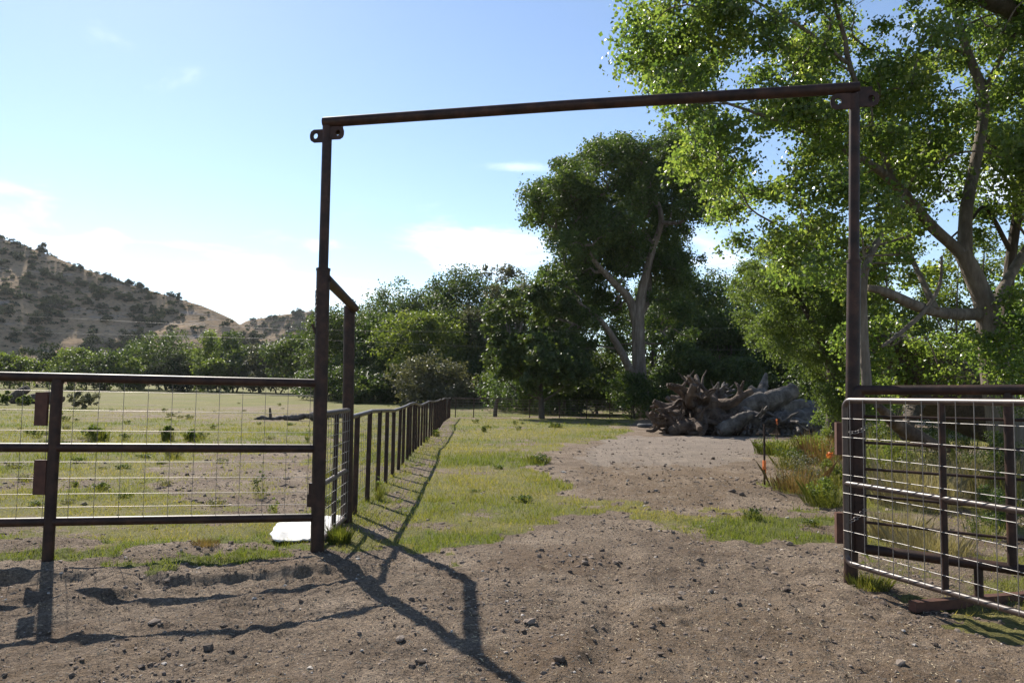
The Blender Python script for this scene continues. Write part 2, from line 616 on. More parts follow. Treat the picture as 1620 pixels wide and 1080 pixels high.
def ground_mat():
    m, t, o = new_mat('ranch ground')
    geo = nd(t, 'ShaderNodeNewGeometry')
    P = geo.outputs['Position']

    def noise(sc, det=6, ro=.6, off=None):
        n = nd(t, 'ShaderNodeTexNoise', Scale=sc, Detail=det, Roughness=ro)
        if off:
            mp = nd(t, 'ShaderNodeMapping')
            mp.inputs['Location'].default_value = off
            t.links.new(P, mp.inputs[0])
            t.links.new(mp.outputs[0], n.inputs['Vector'])
        else:
            t.links.new(P, n.inputs['Vector'])
        return n.outputs['Fac']

    def mixc(f, a, b, mode='MIX'):
        x = nd(t, 'ShaderNodeMix', data_type='RGBA', blend_type=mode)
        for s, v in (('Factor', f), ('A', a), ('B', b)):
            if isinstance(v, (int, float)):
                x.inputs[s].default_value = v
            elif isinstance(v, tuple):
                x.inputs[s].default_value = (*v, 1)
            else:
                t.links.new(v, x.inputs[s])
        return x.outputs['Result']

    def mth(op, a, b=0.0, cl=False):
        x = nd(t, 'ShaderNodeMath', operation=op, use_clamp=cl)
        for i, v in enumerate((a, b)):
            if isinstance(v, (int, float)):
                x.inputs[i].default_value = v
            else:
                t.links.new(v, x.inputs[i])
        return x.outputs[0]

    def attr(n):
        return nd(t, 'ShaderNodeAttribute', attribute_name=n).outputs['Fac']

    dirt = ramp(t, noise(.9, 8, .65), [(.28, (.108, .080, .059)), (.5, (.195, .150, .112)), (.72, (.31, .25, .195))])
    fine = ramp(t, noise(38, 6, .7), [(.3, (.38, .36, .35)), (.5, (.95, .95, .95)), (.72, (1.75, 1.68, 1.55))])
    dirt = mixc(1.0, dirt, fine, 'MULTIPLY')
    vfine = ramp(t, noise(120, 4, .7, (7, 3, 1)), [(.32, (.5, .48, .46)), (.5, (1, 1, 1)), (.68, (1.5, 1.46, 1.4))])
    dirt = mixc(1.0, dirt, vfine, 'MULTIPLY')
    litter = nd(t, 'ShaderNodeMapRange')
    litter.inputs['From Min'].default_value = .58
    litter.inputs['From Max'].default_value = .70
    t.links.new(noise(22, 4, .75, (3, 1, 0)), litter.inputs['Value'])
    lf = mth('MULTIPLY', litter.outputs[0], mth('MULTIPLY', noise(.7, 3, .5, (9, 0, 0)), .9))
    dirt = mixc(lf, dirt, (.33, .235, .125))
    manure = nd(t, 'ShaderNodeMapRange', interpolation_type='SMOOTHSTEP')
    manure.inputs['From Min'].default_value = .52
    manure.inputs['From Max'].default_value = .66
    t.links.new(noise(.55, 6, .62, (21, 4, 0)), manure.inputs['Value'])
    dirt = mixc(mth('MULTIPLY', manure.outputs[0], .6), dirt, (.125, .082, .052))
    pl = nd(t, 'ShaderNodeMapRange', interpolation_type='SMOOTHSTEP')
    pl.inputs['From Min'].default_value = .55
    pl.inputs['From Max'].default_value = 1.35
    t.links.new(mth('ADD', attr('pale'), mth('MULTIPLY', noise(2.2, 6, .65, (4, 4, 0)), .8)), pl.inputs['Value'])
    dirt = mixc(mth('MULTIPLY', pl.outputs[0], .5), dirt, (.25, .215, .185))
    dung_n = nd(t, 'ShaderNodeMapRange')
    dung_n.inputs['From Min'].default_value = .40
    dung_n.inputs['From Max'].default_value = .60
    t.links.new(noise(9, 6, .75, (2, 7, 0)), dung_n.inputs['Value'])
    straw_c = ramp(t, noise(55, 5, .8, (1, 2, 3)), [(.35, (.085, .055, .034)), (.55, (.17, .115, .068)), (.72, (.36, .27, .16))])
    dirt = mixc(mth('MULTIPLY', attr('dung'), dung_n.outputs[0]), dirt, straw_c)
    gy = ramp(t, noise(1.6, 7, .7), [(.25, (.108, .110, .034)), (.5, (.168, .155, .052)), (.75, (.24, .19, .082))])
    gl = ramp(t, noise(4, 6, .7), [(.25, (.085, .105, .026)), (.75, (.15, .155, .042))])
    gr = mixc(attr('lush'), gy, gl)
    gfine = ramp(t, noise(26, 6, .75, (5, 5, 0)), [(.3, (.5, .5, .45)), (.5, (1, 1, 1)), (.75, (1.5, 1.45, 1.3))])
    gr = mixc(1.0, gr, gfine, 'MULTIPLY')
    gr = mixc(mth('MULTIPLY', attr('brown'), .7), gr, (.22, .165, .11))
    # ragged edge between grass and dirt
    edge = mth('ADD', attr('grass'), mth('MULTIPLY', mth('SUBTRACT', noise(7, 7, .75), .5), 1.7))
    mr_ = nd(t, 'ShaderNodeMapRange', interpolation_type='SMOOTHSTEP')
    mr_.inputs['From Min'].default_value = .28
    mr_.inputs['From Max'].default_value = .62
    t.links.new(edge, mr_.inputs['Value'])
    col = mixc(mr_.outputs[0], dirt, gr)
    b = nd(t, 'ShaderNodeBsdfPrincipled')
    b.inputs['Roughness'].default_value = .95
    b.inputs['Specular IOR Level'].default_value = .15
    t.links.new(col, b.inputs['Base Color'])
    hs = mth('ADD', mth('MULTIPLY', noise(16, 6, .7), .62), mth('MULTIPLY', noise(60, 5, .7), .38))
    bp = nd(t, 'ShaderNodeBump', Strength=1.0, Distance=.085)
    t.links.new(hs, bp.inputs['Height'])
    t.links.new(bp.outputs[0], b.inputs['Normal'])
    t.links.new(b.outputs[0], o.inputs[0])
    return m


def hill_mat():
    m, t, o = new_mat('dry hillside')
    geo = nd(t, 'ShaderNodeNewGeometry')
    n1 = nd(t, 'ShaderNodeTexNoise', Scale=.022, Detail=8, Roughness=.65)
    t.links.new(geo.outputs['Position'], n1.inputs['Vector'])
    c = ramp(t, n1.outputs['Fac'], [(.3, (.115, .088, .056)), (.46, (.25, .18, .115)), (.7, (.38, .265, .165))])
    mp = nd(t, 'ShaderNodeMapping')
    mp.inputs['Scale'].default_value = (.35, .35, 2.2)
    t.links.new(geo.outputs['Position'], mp.inputs[0])
    n2 = nd(t, 'ShaderNodeTexNoise', Scale=.12, Detail=6, Roughness=.7)
    t.links.new(mp.outputs[0], n2.inputs['Vector'])
    mr2 = nd(t, 'ShaderNodeMapRange')
    mr2.inputs['From Min'].default_value = .56
    mr2.inputs['From Max'].default_value = .64
    mr2.inputs['To Max'].default_value = .8
    t.links.new(n2.outputs['Fac'], mr2.inputs['Value'])
    x = nd(t, 'ShaderNodeMix', data_type='RGBA')
    t.links.new(mr2.outputs[0], x.inputs['Factor'])
    t.links.new(c, x.inputs['A'])
    x.inputs['B'].default_value = (.23, .20, .18, 1)
    n3 = nd(t, 'ShaderNodeTexNoise', Scale=.45, Detail=5, Roughness=.7)
    t.links.new(geo.outputs['Position'], n3.inputs['Vector'])
    sp = ramp(t, n3.outputs['Fac'], [(.36, (.42, .45, .4)), (.47, (1, 1, 1)), (.8, (1.2, 1.15, 1.05))])
    y = nd(t, 'ShaderNodeMix', data_type='RGBA', blend_type='MULTIPLY')
    y.inputs['Factor'].default_value = 1
    t.links.new(x.outputs['Result'], y.inputs['A'])
    t.links.new(sp, y.inputs['B'])
    b = nd(t, 'ShaderNodeBsdfPrincipled')
    b.inputs['Roughness'].default_value = 1
    b.inputs['Specular IOR Level'].default_value = .05
    t.links.new(y.outputs['Result'], b.inputs['Base Color'])
    bp = nd(t, 'ShaderNodeBump', Strength=.8, Distance=2.0)
    t.links.new(n2.outputs['Fac'], bp.inputs['Height'])
    t.links.new(bp.outputs[0], b.inputs['Normal'])
    t.links.new(b.outputs[0], o.inputs[0])
    return m


# ------------------------------------------------------------------ ground
def graded(lo, hi, step, reach_lo, reach_hi, g):
    mid = np.arange(lo, hi + 1e-6, step)
    a, s, x = [], step, hi
    while x < reach_hi:
        s *= g
        x += s
        a.append(x)
    b, s, x = [], step, lo
    while x > reach_lo:
        s *= g
        x -= s
        b.append(x)
    return np.concatenate([np.array(b[::-1]), mid, np.array(a)])


gx = graded(-4.6, 4.6, .034, -1400, 1400, 1.055)
gy = graded(3.2, 8.6, .034, -60, 1300, 1.028)
GX, GY = np.meshgrid(gx, gy)
gxr, gyr = GX.ravel(), GY.ravel()
gz = terrain(gxr, gyr)
nx, ny = len(gx), len(gy)
idx = np.arange(nx * ny).reshape(ny, nx)
gf = np.stack([idx[:-1, :-1].ravel(), idx[:-1, 1:].ravel(), idx[1:, 1:].ravel(), idx[1:, :-1].ravel()], -1)
gme = fast_mesh('ground', np.stack([gxr, gyr, gz], -1), gf, ground_mat(), smooth=True)
g_, l_, b_ = ground_masks(gxr, gyr)
p_, u_ = dirt_masks(gxr, gyr)
for nme, val in (('grass', g_), ('lush', l_), ('brown', b_), ('pale', p_), ('dung', u_)):
    at_ = gme.attributes.new(nme, 'FLOAT', 'POINT')
    at_.data.foreach_set('value', val.astype(np.float32))
tag(link_mesh('ground', gme), 'bare dirt and grazed yellow green pasture spreading to the hills', None, None, 'structure')

# ------------------------------------------------------------------ hills
def hill(name, ridge, near, far, seed, base_spread, label, rough):
    """ridge: (px, py, depth) points; a heightfield whose crest runs through them"""
    r = np.array([at(a, b, d) for a, b, d in ridge])
    us = np.linspace(0, 1, 150)
    tt = np.linspace(0, 1, len(r))
    rx = np.interp(us, tt, r[:, 0])
    ry = np.interp(us, tt, r[:, 1])
    rz = np.interp(us, tt, r[:, 2])
    vs = np.concatenate([np.linspace(-1, 0, 60), np.linspace(0, .7, 25)[1:]])
    Ux, Vx = np.meshgrid(np.arange(150), vs)
    X = rx[Ux] + 0.0 * Vx
    Y = ry[Ux] + np.where(Vx < 0, Vx * base_spread * rz[Ux] * 2.0, Vx * base_spread * rz[Ux] * 1.6)
    prof = np.where(Vx < 0, (1 + Vx) ** 1.15 * (1 - .25 * np.sin(math.pi * np.clip(1 + Vx, 0, 1)) * .3), 1 - (Vx / .7) ** 1.5 * 1.0)
    Z = rz[Ux] * prof
    nz = (fbm(X * .02 + seed, Y * .02, 5, .55) - .5)
    gul = np.abs(fbm(X * .013 + seed * 2, Y * .006, 3) - .5) * 2
    Z = Z + rough * nz * np.clip(np.abs(Vx) * 3, .12, 1) - rough * .45 * (1 - np.clip(gul * 3, 0, 1)) * np.clip(-Vx * (1 + Vx) * 4, 0, 1)
    Z = np.where(prof <= 0.001, -2, Z)
    v = np.stack([X.ravel(), Y.ravel(), Z.ravel()], -1)
    nxx, nyy = 150, len(vs)
    ii = np.arange(nxx * nyy).reshape(nyy, nxx)
    f = np.stack([ii[:-1, :-1].ravel(), ii[:-1, 1:].ravel(), ii[1:, 1:].ravel(), ii[1:, :-1].ravel()], -1)
    o = link_mesh(name, fast_mesh(name, v, f, HILL, smooth=True))
    tag(o, label, None, None, 'structure')
    return X, Y, Z


HILL = hill_mat()
H1 = hill('hill', [(-900, 200, 430), (-400, 275, 425), (-150, 335, 420), (0, 376, 415), (60, 398, 412), (130, 424, 408), (200, 447, 404), (262, 466, 400), (320, 484, 392),
                   (368, 505, 382), (400, 530, 372), (440, 568, 362), (520, 608, 355)], 0, 0, 5, 1.25, 'dry tan hillside dotted with dark shrubs, rising to the left', 17)
H2 = hill('hill', [(330, 540, 640), (390, 508, 640), (440, 499, 640), (490, 492, 640), (545, 502, 640), (620, 530, 650), (760, 560, 660), (900, 600, 670)], 0, 0, 19, 1.2,
          'farther brown hill with scattered shrubs seen past the gateway post', 12)


# ------------------------------------------------------------------ haze in the valley air
hm, ht, ho = new_mat('valley haze')
pv = nd(ht, 'ShaderNodeVolumePrincipled')
pv.inputs['Color'].default_value = (.86, .90, .95, 1)
pv.inputs['Density'].default_value = 0.00007
pv.inputs['Anisotropy'].default_value = 0.35
ht.links.new(pv.outputs[0], ho.inputs['Volume'])
tag(MB().box((0, 640, 74), 3400, 1640, 156).build('haze', hm), 'thin pale haze in the valley air', None, None, 'stuff')

# ------------------------------------------------------------------ foliage
def unit(v):
    return v / (np.linalg.norm(v, axis=-1, keepdims=True) + 1e-9)


def leaf_arrays(c, nrm, size, rng, aspect=.85, fold=.25):
    """one folded kite per leaf"""
    n = len(c)
    r = rng.normal(size=(n, 3))
    a = unit(np.cross(nrm, r))
    b = np.cross(nrm, a)
    s = size[:, None]
    v0 = c - a * s * .5
    v2 = c + a * s * .5
    v1 = c - a * s * .08 + b * s * .5 * aspect + nrm * s * fold * .5
    v3 = c - a * s * .08 - b * s * .5 * aspect + nrm * s * fold * .5
    v = np.stack([v0, v1, v2, v3], 1).reshape(-1, 3)
    f = np.arange(4 * n).reshape(n, 4)
    return v, f


def crown_mesh(name, clumps, n, size, mat, seed, sub=26, sig=.16, shell=.55, tint_bias=0.0, up=.35, aspect=.85, droop=0.0, flat=.85):
    """clumps rows (x,y,z,r): leaves gather on twigs spread over each clump's outer part"""
    rng = np.random.default_rng(seed)
    clumps = np.asarray(clumps, float)
    k = len(clumps)
    w = clumps[:, 3] ** 2
    d = unit(rng.normal(size=(k, sub, 3)))
    d[:, :, 2] = np.where(d[:, :, 2] < -.55, -d[:, :, 2], d[:, :, 2])
    rad = shell + (1 - shell) * rng.random((k, sub)) ** .6
    rad *= rng.uniform(.75, 1.12, (k, sub))
    tw = clumps[:, None, :3] + d * rad[..., None] * clumps[:, 3][:, None, None] * np.array([1, 1, flat])
    ttint = rng.random((k, sub)) * .5 + rng.random((k, 1)) * .3
    ci = rng.choice(k, n, p=w / w.sum())
    si = rng.integers(0, sub, n)
    base = tw[ci, si]
    off = rng.normal(size=(n, 3)) * sig * clumps[ci, 3][:, None]
    if droop:
        off[:, 2] = -np.abs(off[:, 2]) * droop + off[:, 2] * .3
    c = base + off
    nrm = unit(unit(c - clumps[ci, :3]) * .7 + rng.normal(size=(n, 3)) * .75 + np.array([0, 0, up]))
    sz = size * rng.uniform(.65, 1.3, n)
    v, f = leaf_arrays(c, nrm, sz, rng, aspect)
    tint = np.clip(ttint[ci, si] + rng.normal(size=n) * .14 + tint_bias, 0, 1)
    return fast_mesh(name, v, f, mat, np.repeat(tint, 4)), tw.reshape(-1, 3)


def envelope(rng, c, w, h, k, rmin, rmax, top=1.0, lobes=8):
    """clump centres: uneven lobes inside a crown of width w and height h, clumps spread over each lobe"""
    lb = []
    while len(lb) < lobes:
        p = rng.uniform(-1, 1, 3)
        q = np.sum(p ** 2)
        if q > 1 or q < .12:
            continue
        sc = 1 - .30 * max(p[2], 0) * top
        r = rng.uniform(.17, .30)
        lb.append((p[0] * (.5 - r * .55) * w * sc, p[1] * (.5 - r * .55) * w * sc, p[2] * (.5 - r * .5) * h, r * w))
    lb.append((rng.uniform(-.08, .08) * w, 0, .5 * h - .17 * w, .17 * w))
    lb.append((0, 0, -.28 * h, .3 * w))
    lb = np.array(lb)
    o = []
    pr = lb[:, 3] ** 2
    pr /= pr.sum()
    while len(o) < k:
        l_ = lb[rng.choice(len(lb), p=pr)]
        d = unit(rng.normal(size=3))
        if d[2] < -.35 and rng.random() < .5:
            continue
        p = l_[:3] + d * l_[3] * rng.uniform(.55, 1.0) * np.array([1, 1, .85])
        if p[2] < -.5 * h + .02 * h:
            continue
        o.append((c[0] + p[0], c[1] + p[1], c[2] + p[2], rng.uniform(rmin, rmax) * w * .62))
    o = np.array(o)
    o[:, :2] -= c[:2]
    top_ = (o[:, 2] + o[:, 3] * .8).max() - c[2]
    o[:, 2] = np.where(o[:, 2] > c[2], c[2] + (o[:, 2] - c[2]) * (h / 2 - .05 * w) / max(top_ - .05 * w, .1), o[:, 2])
    ext = np.percentile(np.abs(o[:, 0]) + o[:, 3] * .7, 97)
    o[:, :2] *= (w / 2) / ext
    o[:, :2] += c[:2]
    return o


def limb_mesh(name, base, clumps, r0, mat, seed, stems=1, split=.35, nb=10):
    rng = np.random.default_rng(seed)
    mb = MB()
    base = np.asarray(base, float)
    clumps = np.asarray(clumps)
    cen = clumps[:, :3].mean(0)
    for s in range(stems):
        lean = rng.normal(size=3) * np.array([1, 1, 0]) * (cen[2] - base[2]) * (.10 if stems == 1 else .28)
        fork = base + (cen - base) * split + lean * .5
        topc = cen + lean
        tr = spline([(*(base - np.array([0, 0, .4]) + lean * .08), r0 * 1.25), (*(base * .6 + fork * .4), r0 * .95), (*fork, r0 * .8), (*topc, r0 * .3)], 5)
        mb.tube(tr[:, :3], tr[:, 3] / (1 if stems == 1 else 1.5), 9, True, .12, rng)
        for c in clumps[rng.permutation(len(clumps))[:nb]]:
            t = rng.uniform(.45, .95)
            p0 = tr[int(t * (len(tr) - 1))]
            m = (p0[:3] + c[:3]) / 2 + rng.normal(size=3) * .06 * np.linalg.norm(c[:3] - p0[:3])
            rr = max(p0[3] * .5, .03)
            b = spline([(*p0[:3], rr), (*m, rr * .6), (*c[:3], rr * .2)], 4)
            mb.tube(b[:, :3], b[:, 3], 6, False)
    return mb.mesh(name, mat)


def make_tree(name, base, h, w, mat, bark, seed, label, cat='tree', group=None, k=70, n=9000, size=.28, low=.12, stems=1, r0=None,
              rmin=.17, rmax=.28, sub=30, sig=.17, droop=0, tb=0.0, top=1.0):
    rng = np.random.default_rng(seed)
    base = np.asarray(base, float)
    ch = h * (1 - low)
    cen = np.array([0, 0, h * low + ch / 2])
    cl = envelope(rng, cen, w, ch, k, rmin, rmax, top)
    root = empty(name, base, label, cat, group)
    cm, _ = crown_mesh('crown', cl, n, size, mat, seed + 1, sub=sub, sig=sig, droop=droop, tint_bias=tb)
    link_mesh('crown', cm, root, (0, 0, 0))
    if r0 is None:
        r0 = .022 * h
    link_mesh('trunk', limb_mesh('trunk', (0, 0, 0), cl, r0, bark, seed + 2, stems), root, (0, 0, 0))
    return root


def copy_tree(root, loc, rz, s, label=None, group=None):
    r = root.copy()
    COL.objects.link(r)
    r.location = loc
    r.rotation_euler = (0, 0, rz)
    r.scale = (s[0], s[0], s[1])
    if label:
        r['label'] = label
    if group:
        r['group'] = group
    for ch in list(root.children):
        c = ch.copy()
        COL.objects.link(c)
        c.parent = r
        for g in list(ch.children):
            d = g.copy()
            COL.objects.link(d)
            d.parent = c
    return r


def tree_at(px, top, wpx, depth, mat, bark, seed, label, name='tree', **kw):
    p = at(px, 615, depth)
    z = th(p[0], p[1])
    h = at(px, top, depth)[2] - z
    w = wpx / FPX * depth * kw.pop('wide', 1.0)
    return make_tree(name, (p[0], p[1], z), h, w, MT[mat], MT[bark], seed, label, **kw)


def grow(mb, skel, clumps, rng, rmax, rtip, droop=.0, seg=5):
    """branches that leave the limbs, then each other, so that every clump hangs on a twig"""
    P = np.concatenate(skel)
    pos = [P[:, :3]]
    par = [np.full(len(P), -1)]
    rad = [P[:, 3]]
    order = np.argsort([np.min(np.linalg.norm(P[:, :3] - c[:3], axis=1)) for c in clumps])
    A = P[:, :3].copy()
    own = np.full(len(P), -1)
    R = P[:, 3].copy()
    br = []
    for ci in order:
        c = clumps[ci][:3]
        v = A - c
        d = np.linalg.norm(v, axis=1) + np.maximum(v[:, 2], 0) * .7 + np.minimum(R, .1) * 1.5
        k = int(np.argmin(d))
        p0 = A[k]
        L_ = np.linalg.norm(c - p0)
        m1 = p0 * .67 + c * .33 + rng.normal(size=3) * .09 * L_ + np.array([0, 0, .10 * L_])
        m2 = p0 * .33 + c * .67 + rng.normal(size=3) * .08 * L_ + np.array([0, 0, .09 * L_])
        q_ = spline([(*p0, 0), (*m1, 0), (*m2, 0), (*c, 0)], 3)[:, :3]
        br.append([q_, int(own[k]), R[k] if own[k] < 0 else 9.0, 1])
        A = np.concatenate([A, q_[2:]])
        own = np.concatenate([own, np.full(len(q_) - 2, len(br) - 1)])
        R = np.concatenate([R, np.full(len(q_) - 2, .02)])
    for i in range(len(br) - 1, -1, -1):
        if br[i][1] >= 0:
            br[br[i][1]][3] += br[i][3]
    for q_, p_, r_, n_ in br:
        r0 = min(rtip * (1 + .9 * math.sqrt(n_)), rmax, r_ * .7)
        mb.tube(q_, np.linspace(r0, max(rtip * .6, r0 * .35), len(q_)), seg, False)


# ---- woods behind the lane
tree_at(505, 528, 153, 108, 'leaf_mid', 'bark_dark', 101, 'low mid green tree at the left end of the wood, behind the left gateway post', n=10150, stems=2)
tree_at(588, 480, 192, 98, 'leaf_mid', 'bark_dark', 102, 'broad green tree with several dark stems just right of the short braced post', n=27332, stems=3, low=.16, k=85)
tree_at(650, 440, 170, 104, 'leaf_dark', 'bark_dark', 103, 'dark green tree between the braced post and the tallest tree of the middle wood', n=18922, low=.08)
tree_at(672, 492, 153, 84, 'leaf_bright', 'bark_dark', 104, 'yellow green sunlit tree standing forward in the middle of the wood', n=17400, k=85, tb=.05, low=.1)
tree_at(725, 412, 215, 94, 'leaf_mid', 'bark_dark', 105, 'tallest dark tree of the middle wood, its top against the white cloud', n=29435, k=85, low=.08)
tree_at(785, 420, 130, 90, 'leaf_grey', 'bark', 106, 'thin grey brown tree with sparse foliage beside the tallest dark tree', n=7540, k=26, size=.22, sub=14, low=.06, rmin=.12, rmax=.2)
tree_at(700, 560, 140, 76, 'leaf_grey', 'bark', 107, 'low greyish bushy tree in front of the middle wood', n=9425, low=.0, size=.24)
tree_at(806, 548, 84, 72, 'leaf_bright', 'bark_dark', 108, 'small round bright willow bush in front of the dark wood', n=6525, low=0, size=.2, cat='bush', name='bush')
tree_at(858, 440, 185, 50, 'leaf_mid', 'bark_dark', 109, 'wide green tree left of the tall cottonwood with hanging lower crown', n=29000, k=110, low=.14, size=.24, rmin=.10, rmax=.18)
tree_at(760, 545, 153, 88, 'leaf_dark', 'bark_dark', 110, 'dark understory tree filling the gap below the grey brown tree', n=14717, low=0)
tree_at(698, 436, 150, 99, 'leaf_dark', 'bark_dark', 141, 'dark rounded tree left of the tallest tree of the middle wood', n=15950, low=0, k=80)
tree_at(752, 430, 150, 97, 'leaf_dark', 'bark_dark', 142, 'dark tree right behind the thin grey brown tree', n=15950, low=0, k=80)
tree_at(1005, 590, 95, 52, 'leaf_dark', 'bark_dark', 143, 'dark bush hiding the foot of the tall cottonwood trunk', n=5000, low=0, size=.17, cat='bush', name='bush')
tree_at(600, 492, 150, 92, 'leaf_dark', 'bark_dark', 151, 'dark rounded tree right behind the top of the braced post', n=14000, low=0, k=90)
tree_at(640, 565, 192, 96, 'leaf_dark', 'bark_dark', 111, 'dark low tree shading the ground behind the end of the pipe fence', n=10150, low=.05)
tree_at(945, 545, 153, 62, 'leaf_mid', 'bark_dark', 112, 'green understory tree left of the tall cottonwood trunk', n=11600, low=0, size=.22)
tree_at(1085, 400, 166, 78, 'leaf_dark', 'bark_dark', 113, 'dark tree directly right of the tall cottonwood trunk', n=18850, k=85, low=.05, size=.26)
tree_at(1165, 425, 179, 76, 'leaf_dark', 'bark_dark', 114, 'dark tree behind the grey logs of the root pile', n=18850, k=85, low=.03, size=.26)
tree_at(1250, 440, 192, 70, 'leaf_dark', 'bark_dark', 115, 'dark tree behind the right end of the log pile', n=18850, k=85, low=.02, size=.26)
tree_at(1088, 540, 128, 50, 'leaf_mid', 'bark_dark', 116, 'leafy green bush standing behind the reddish root wad', n=11600, low=0, size=.17, cat='bush', name='bush')
tree_at(1178, 565, 102, 48, 'leaf_mid', 'bark_dark', 117, 'green bush behind the grey root wad, left of the upright dead branch', n=10512, low=0, size=.17, cat='bush', name='bush')
tree_at(890, 575, 153, 60, 'leaf_dark', 'bark_dark', 118, 'dark bush under the hanging crown, behind the wire fence', n=10150, low=0, size=.22, cat='bush', name='bush')
tree_at(830, 590, 166, 66, 'leaf_dark', 'bark_dark', 119, 'dark low bush right behind the leaning wooden post', n=8700, low=0, size=.22, cat='bush', name='bush')
tree_at(1040, 575, 115, 58, 'leaf_dark', 'bark_dark', 120, 'dark bush at the foot of the tall cottonwood, right side', n=7250, low=0, size=.2, cat='bush', name='bush')
tree_at(1320, 440, 204, 58, 'leaf_dark', 'bark_dark', 121, 'dark tree behind the right gateway post', n=17400, k=85, low=.02, size=.22)
tree_at(1420, 365, 192, 46, 'leaf_bright', 'bark_dark', 122, 'bright green tree behind the broken horizontal limb', n=17400, k=85, low=.02, size=.16)
tree_at(1535, 365, 179, 40, 'leaf_bright', 'bark_dark', 123, 'bright green bushy tree seen between the forked trunk and the right edge', n=13050, k=28, low=.02, size=.14)
tree_at(1660, 380, 256, 44, 'leaf_mid', 'bark_dark', 124, 'green tree at the right edge behind the dark upright trunk', n=17400, k=85, low=.05, size=.17)
tree_at(1330, 590, 89, 27, 'leaf_willow', 'bark_dark', 125, 'fresh green bush just behind the right gateway post', n=10150, low=0, size=.085, cat='bush', name='bush')

tree_at(560, 505, 190, 118, 'leaf_dark', 'bark_dark', 131, 'green tree far back behind the braced post', n=9000, low=0, k=80)
tree_at(640, 455, 200, 116, 'leaf_dark', 'bark_dark', 132, 'green tree far back in the left part of the wood', n=10000, low=0, k=80)
tree_at(820, 435, 210, 100, 'leaf_dark', 'bark_dark', 133, 'dark tree far back between the grey brown tree and the cottonwood', n=12000, low=0, k=90)
tree_at(925, 455, 200, 92, 'leaf_dark', 'bark_dark', 134, 'dark tree far back left of the tall cottonwood trunk', n=13000, low=0, k=90)
tree_at(1040, 440, 190, 88, 'leaf_dark', 'bark_dark', 135, 'dark tree far back straight behind the tall cottonwood trunk', n=13000, low=0, k=90)
tree_at(1120, 430, 210, 95, 'leaf_dark', 'bark_dark', 136, 'dark tree far back right of the tall cottonwood', n=13000, low=0, k=90)
tree_at(1215, 440, 190, 95, 'leaf_dark', 'bark_dark', 137, 'dark tree far back above the right half of the log pile', n=12000, low=0, k=90)
tree_at(735, 520, 190, 110, 'leaf_dark', 'bark_dark', 138, 'dark tree far back behind the end of the lane', n=14500, low=0, k=80)

UG = []
rg_ = np.random.default_rng(640)
for i in range(3):
    UG.append(make_tree('bush', (0, 0, -50), 4.2, 7.0, MT[('leaf_dark', 'leaf_dark', 'leaf_mid')[i]], MT['bark_dark'], 650 + i * 5, 'dark bush of the undergrowth closing the foot of the wood', 'bush', 'undergrowth bushes at the foot of the wood', k=50, n=5200, size=.26, low=0, r0=.05))
first = [True, True, True]
for i in range(34):
    px = 520 + i * 23.5 + rg_.uniform(-8, 8)
    dp = rg_.uniform(80, 104) if px < 1000 else rg_.uniform(66, 90)
    q_ = at(px, 620, dp)
    z_ = th(q_[0], q_[1])
    k_ = i % 3
    sx, sz_ = rg_.uniform(.8, 1.2), rg_.uniform(.75, 1.5)
    if first[k_]:
        UG[k_].location = (q_[0], q_[1], z_)
        UG[k_].scale = (sx, sx, sz_)
        first[k_] = False
    else:
        copy_tree(UG[k_], (q_[0], q_[1], z_), rg_.uniform(0, 6.28), (sx, sz_))

# ---- the row of trees below the hill
row = [(-60, 556, 100, 150, 'leaf_mid'), (15, 566, 90, 140, 'leaf_bright'), (75, 548, 80, 165, 'leaf_hill'), (110, 556, 80, 142, 'leaf_bright'), (165, 560, 95, 138, 'leaf_mid'),
       (225, 548, 80, 158, 'leaf_mid'), (265, 532, 120, 150, 'leaf_mid'), (330, 532, 90, 148, 'leaf_bright'), (372, 530, 80, 140, 'leaf_mid'), (282, 566, 70, 134, 'leaf_hill'),
       (410, 552, 80, 138, 'leaf_grey'), (440, 548, 100, 136, 'leaf_grey'), (482, 536, 110, 128, 'leaf_mid'), (205, 574, 70, 136, 'leaf_bright'), (345, 572, 70, 132, 'leaf_bright'),
       (-170, 560, 130, 140, 'leaf_mid'), (-260, 556, 130, 145, 'leaf_bright')]
rl = ['green tree of the row below the hill, cut by the left edge of the picture', 'yellow green round tree at the left end of the row below the hill',
      'dark tree at the hill foot behind the yellow green ones', 'pale yellow green bushy tree right of the fence post with rusty plates',
      'mid green spreading tree in the row, lower than its neighbours', 'green tree at the hill foot left of the broad one', 'broadest green tree in the row under the middle of the hill',
      'yellow green tree right beside the broadest tree of the row', 'upright green tree below the right slope of the hill', 'dark round bush in front of the broad green tree',
      'grey green tree below the notch between the two hills', 'wide grey green feathery tree near the left gateway post', 'mid green tree behind the left gateway post at the end of the row',
      'low bright bush in front of the left part of the row', 'low bright bush in front of the right part of the row', 'tree of the row outside the left edge', 'tree at the far left end of the row']
for i, ((px, top, wp, dp, mt), lb) in enumerate(zip(row, rl)):
    top -= 6
    wp *= 1.15
    tree_at(px, top, wp, dp, mt, 'bark_dark', 200 + i * 3, lb, n=8000, k=55, low=.0, size=.40, group='trees in the row below the hill', stems=2, sub=18)

# ---- shrubs on the hills
def shrub_proto(seed, r, n, size):
    rng = np.random.default_rng(seed)
    cl = envelope(rng, np.array([0, 0, r * .8]), 2 * r, 1.7 * r, 16, .24, .36, lobes=4)
    me, _ = crown_mesh('hill_shrub', cl, n, size, MT['leaf_hill'], seed, sub=20, sig=.22)
    return me


SHM = [shrub_proto(301 + i, 1.0, 1500, .17) for i in range(4)]
rng = np.random.default_rng(44)


def hill_z(Hh, j, i):
    return Hh[0][j, i], Hh[1][j, i], Hh[2][j, i]


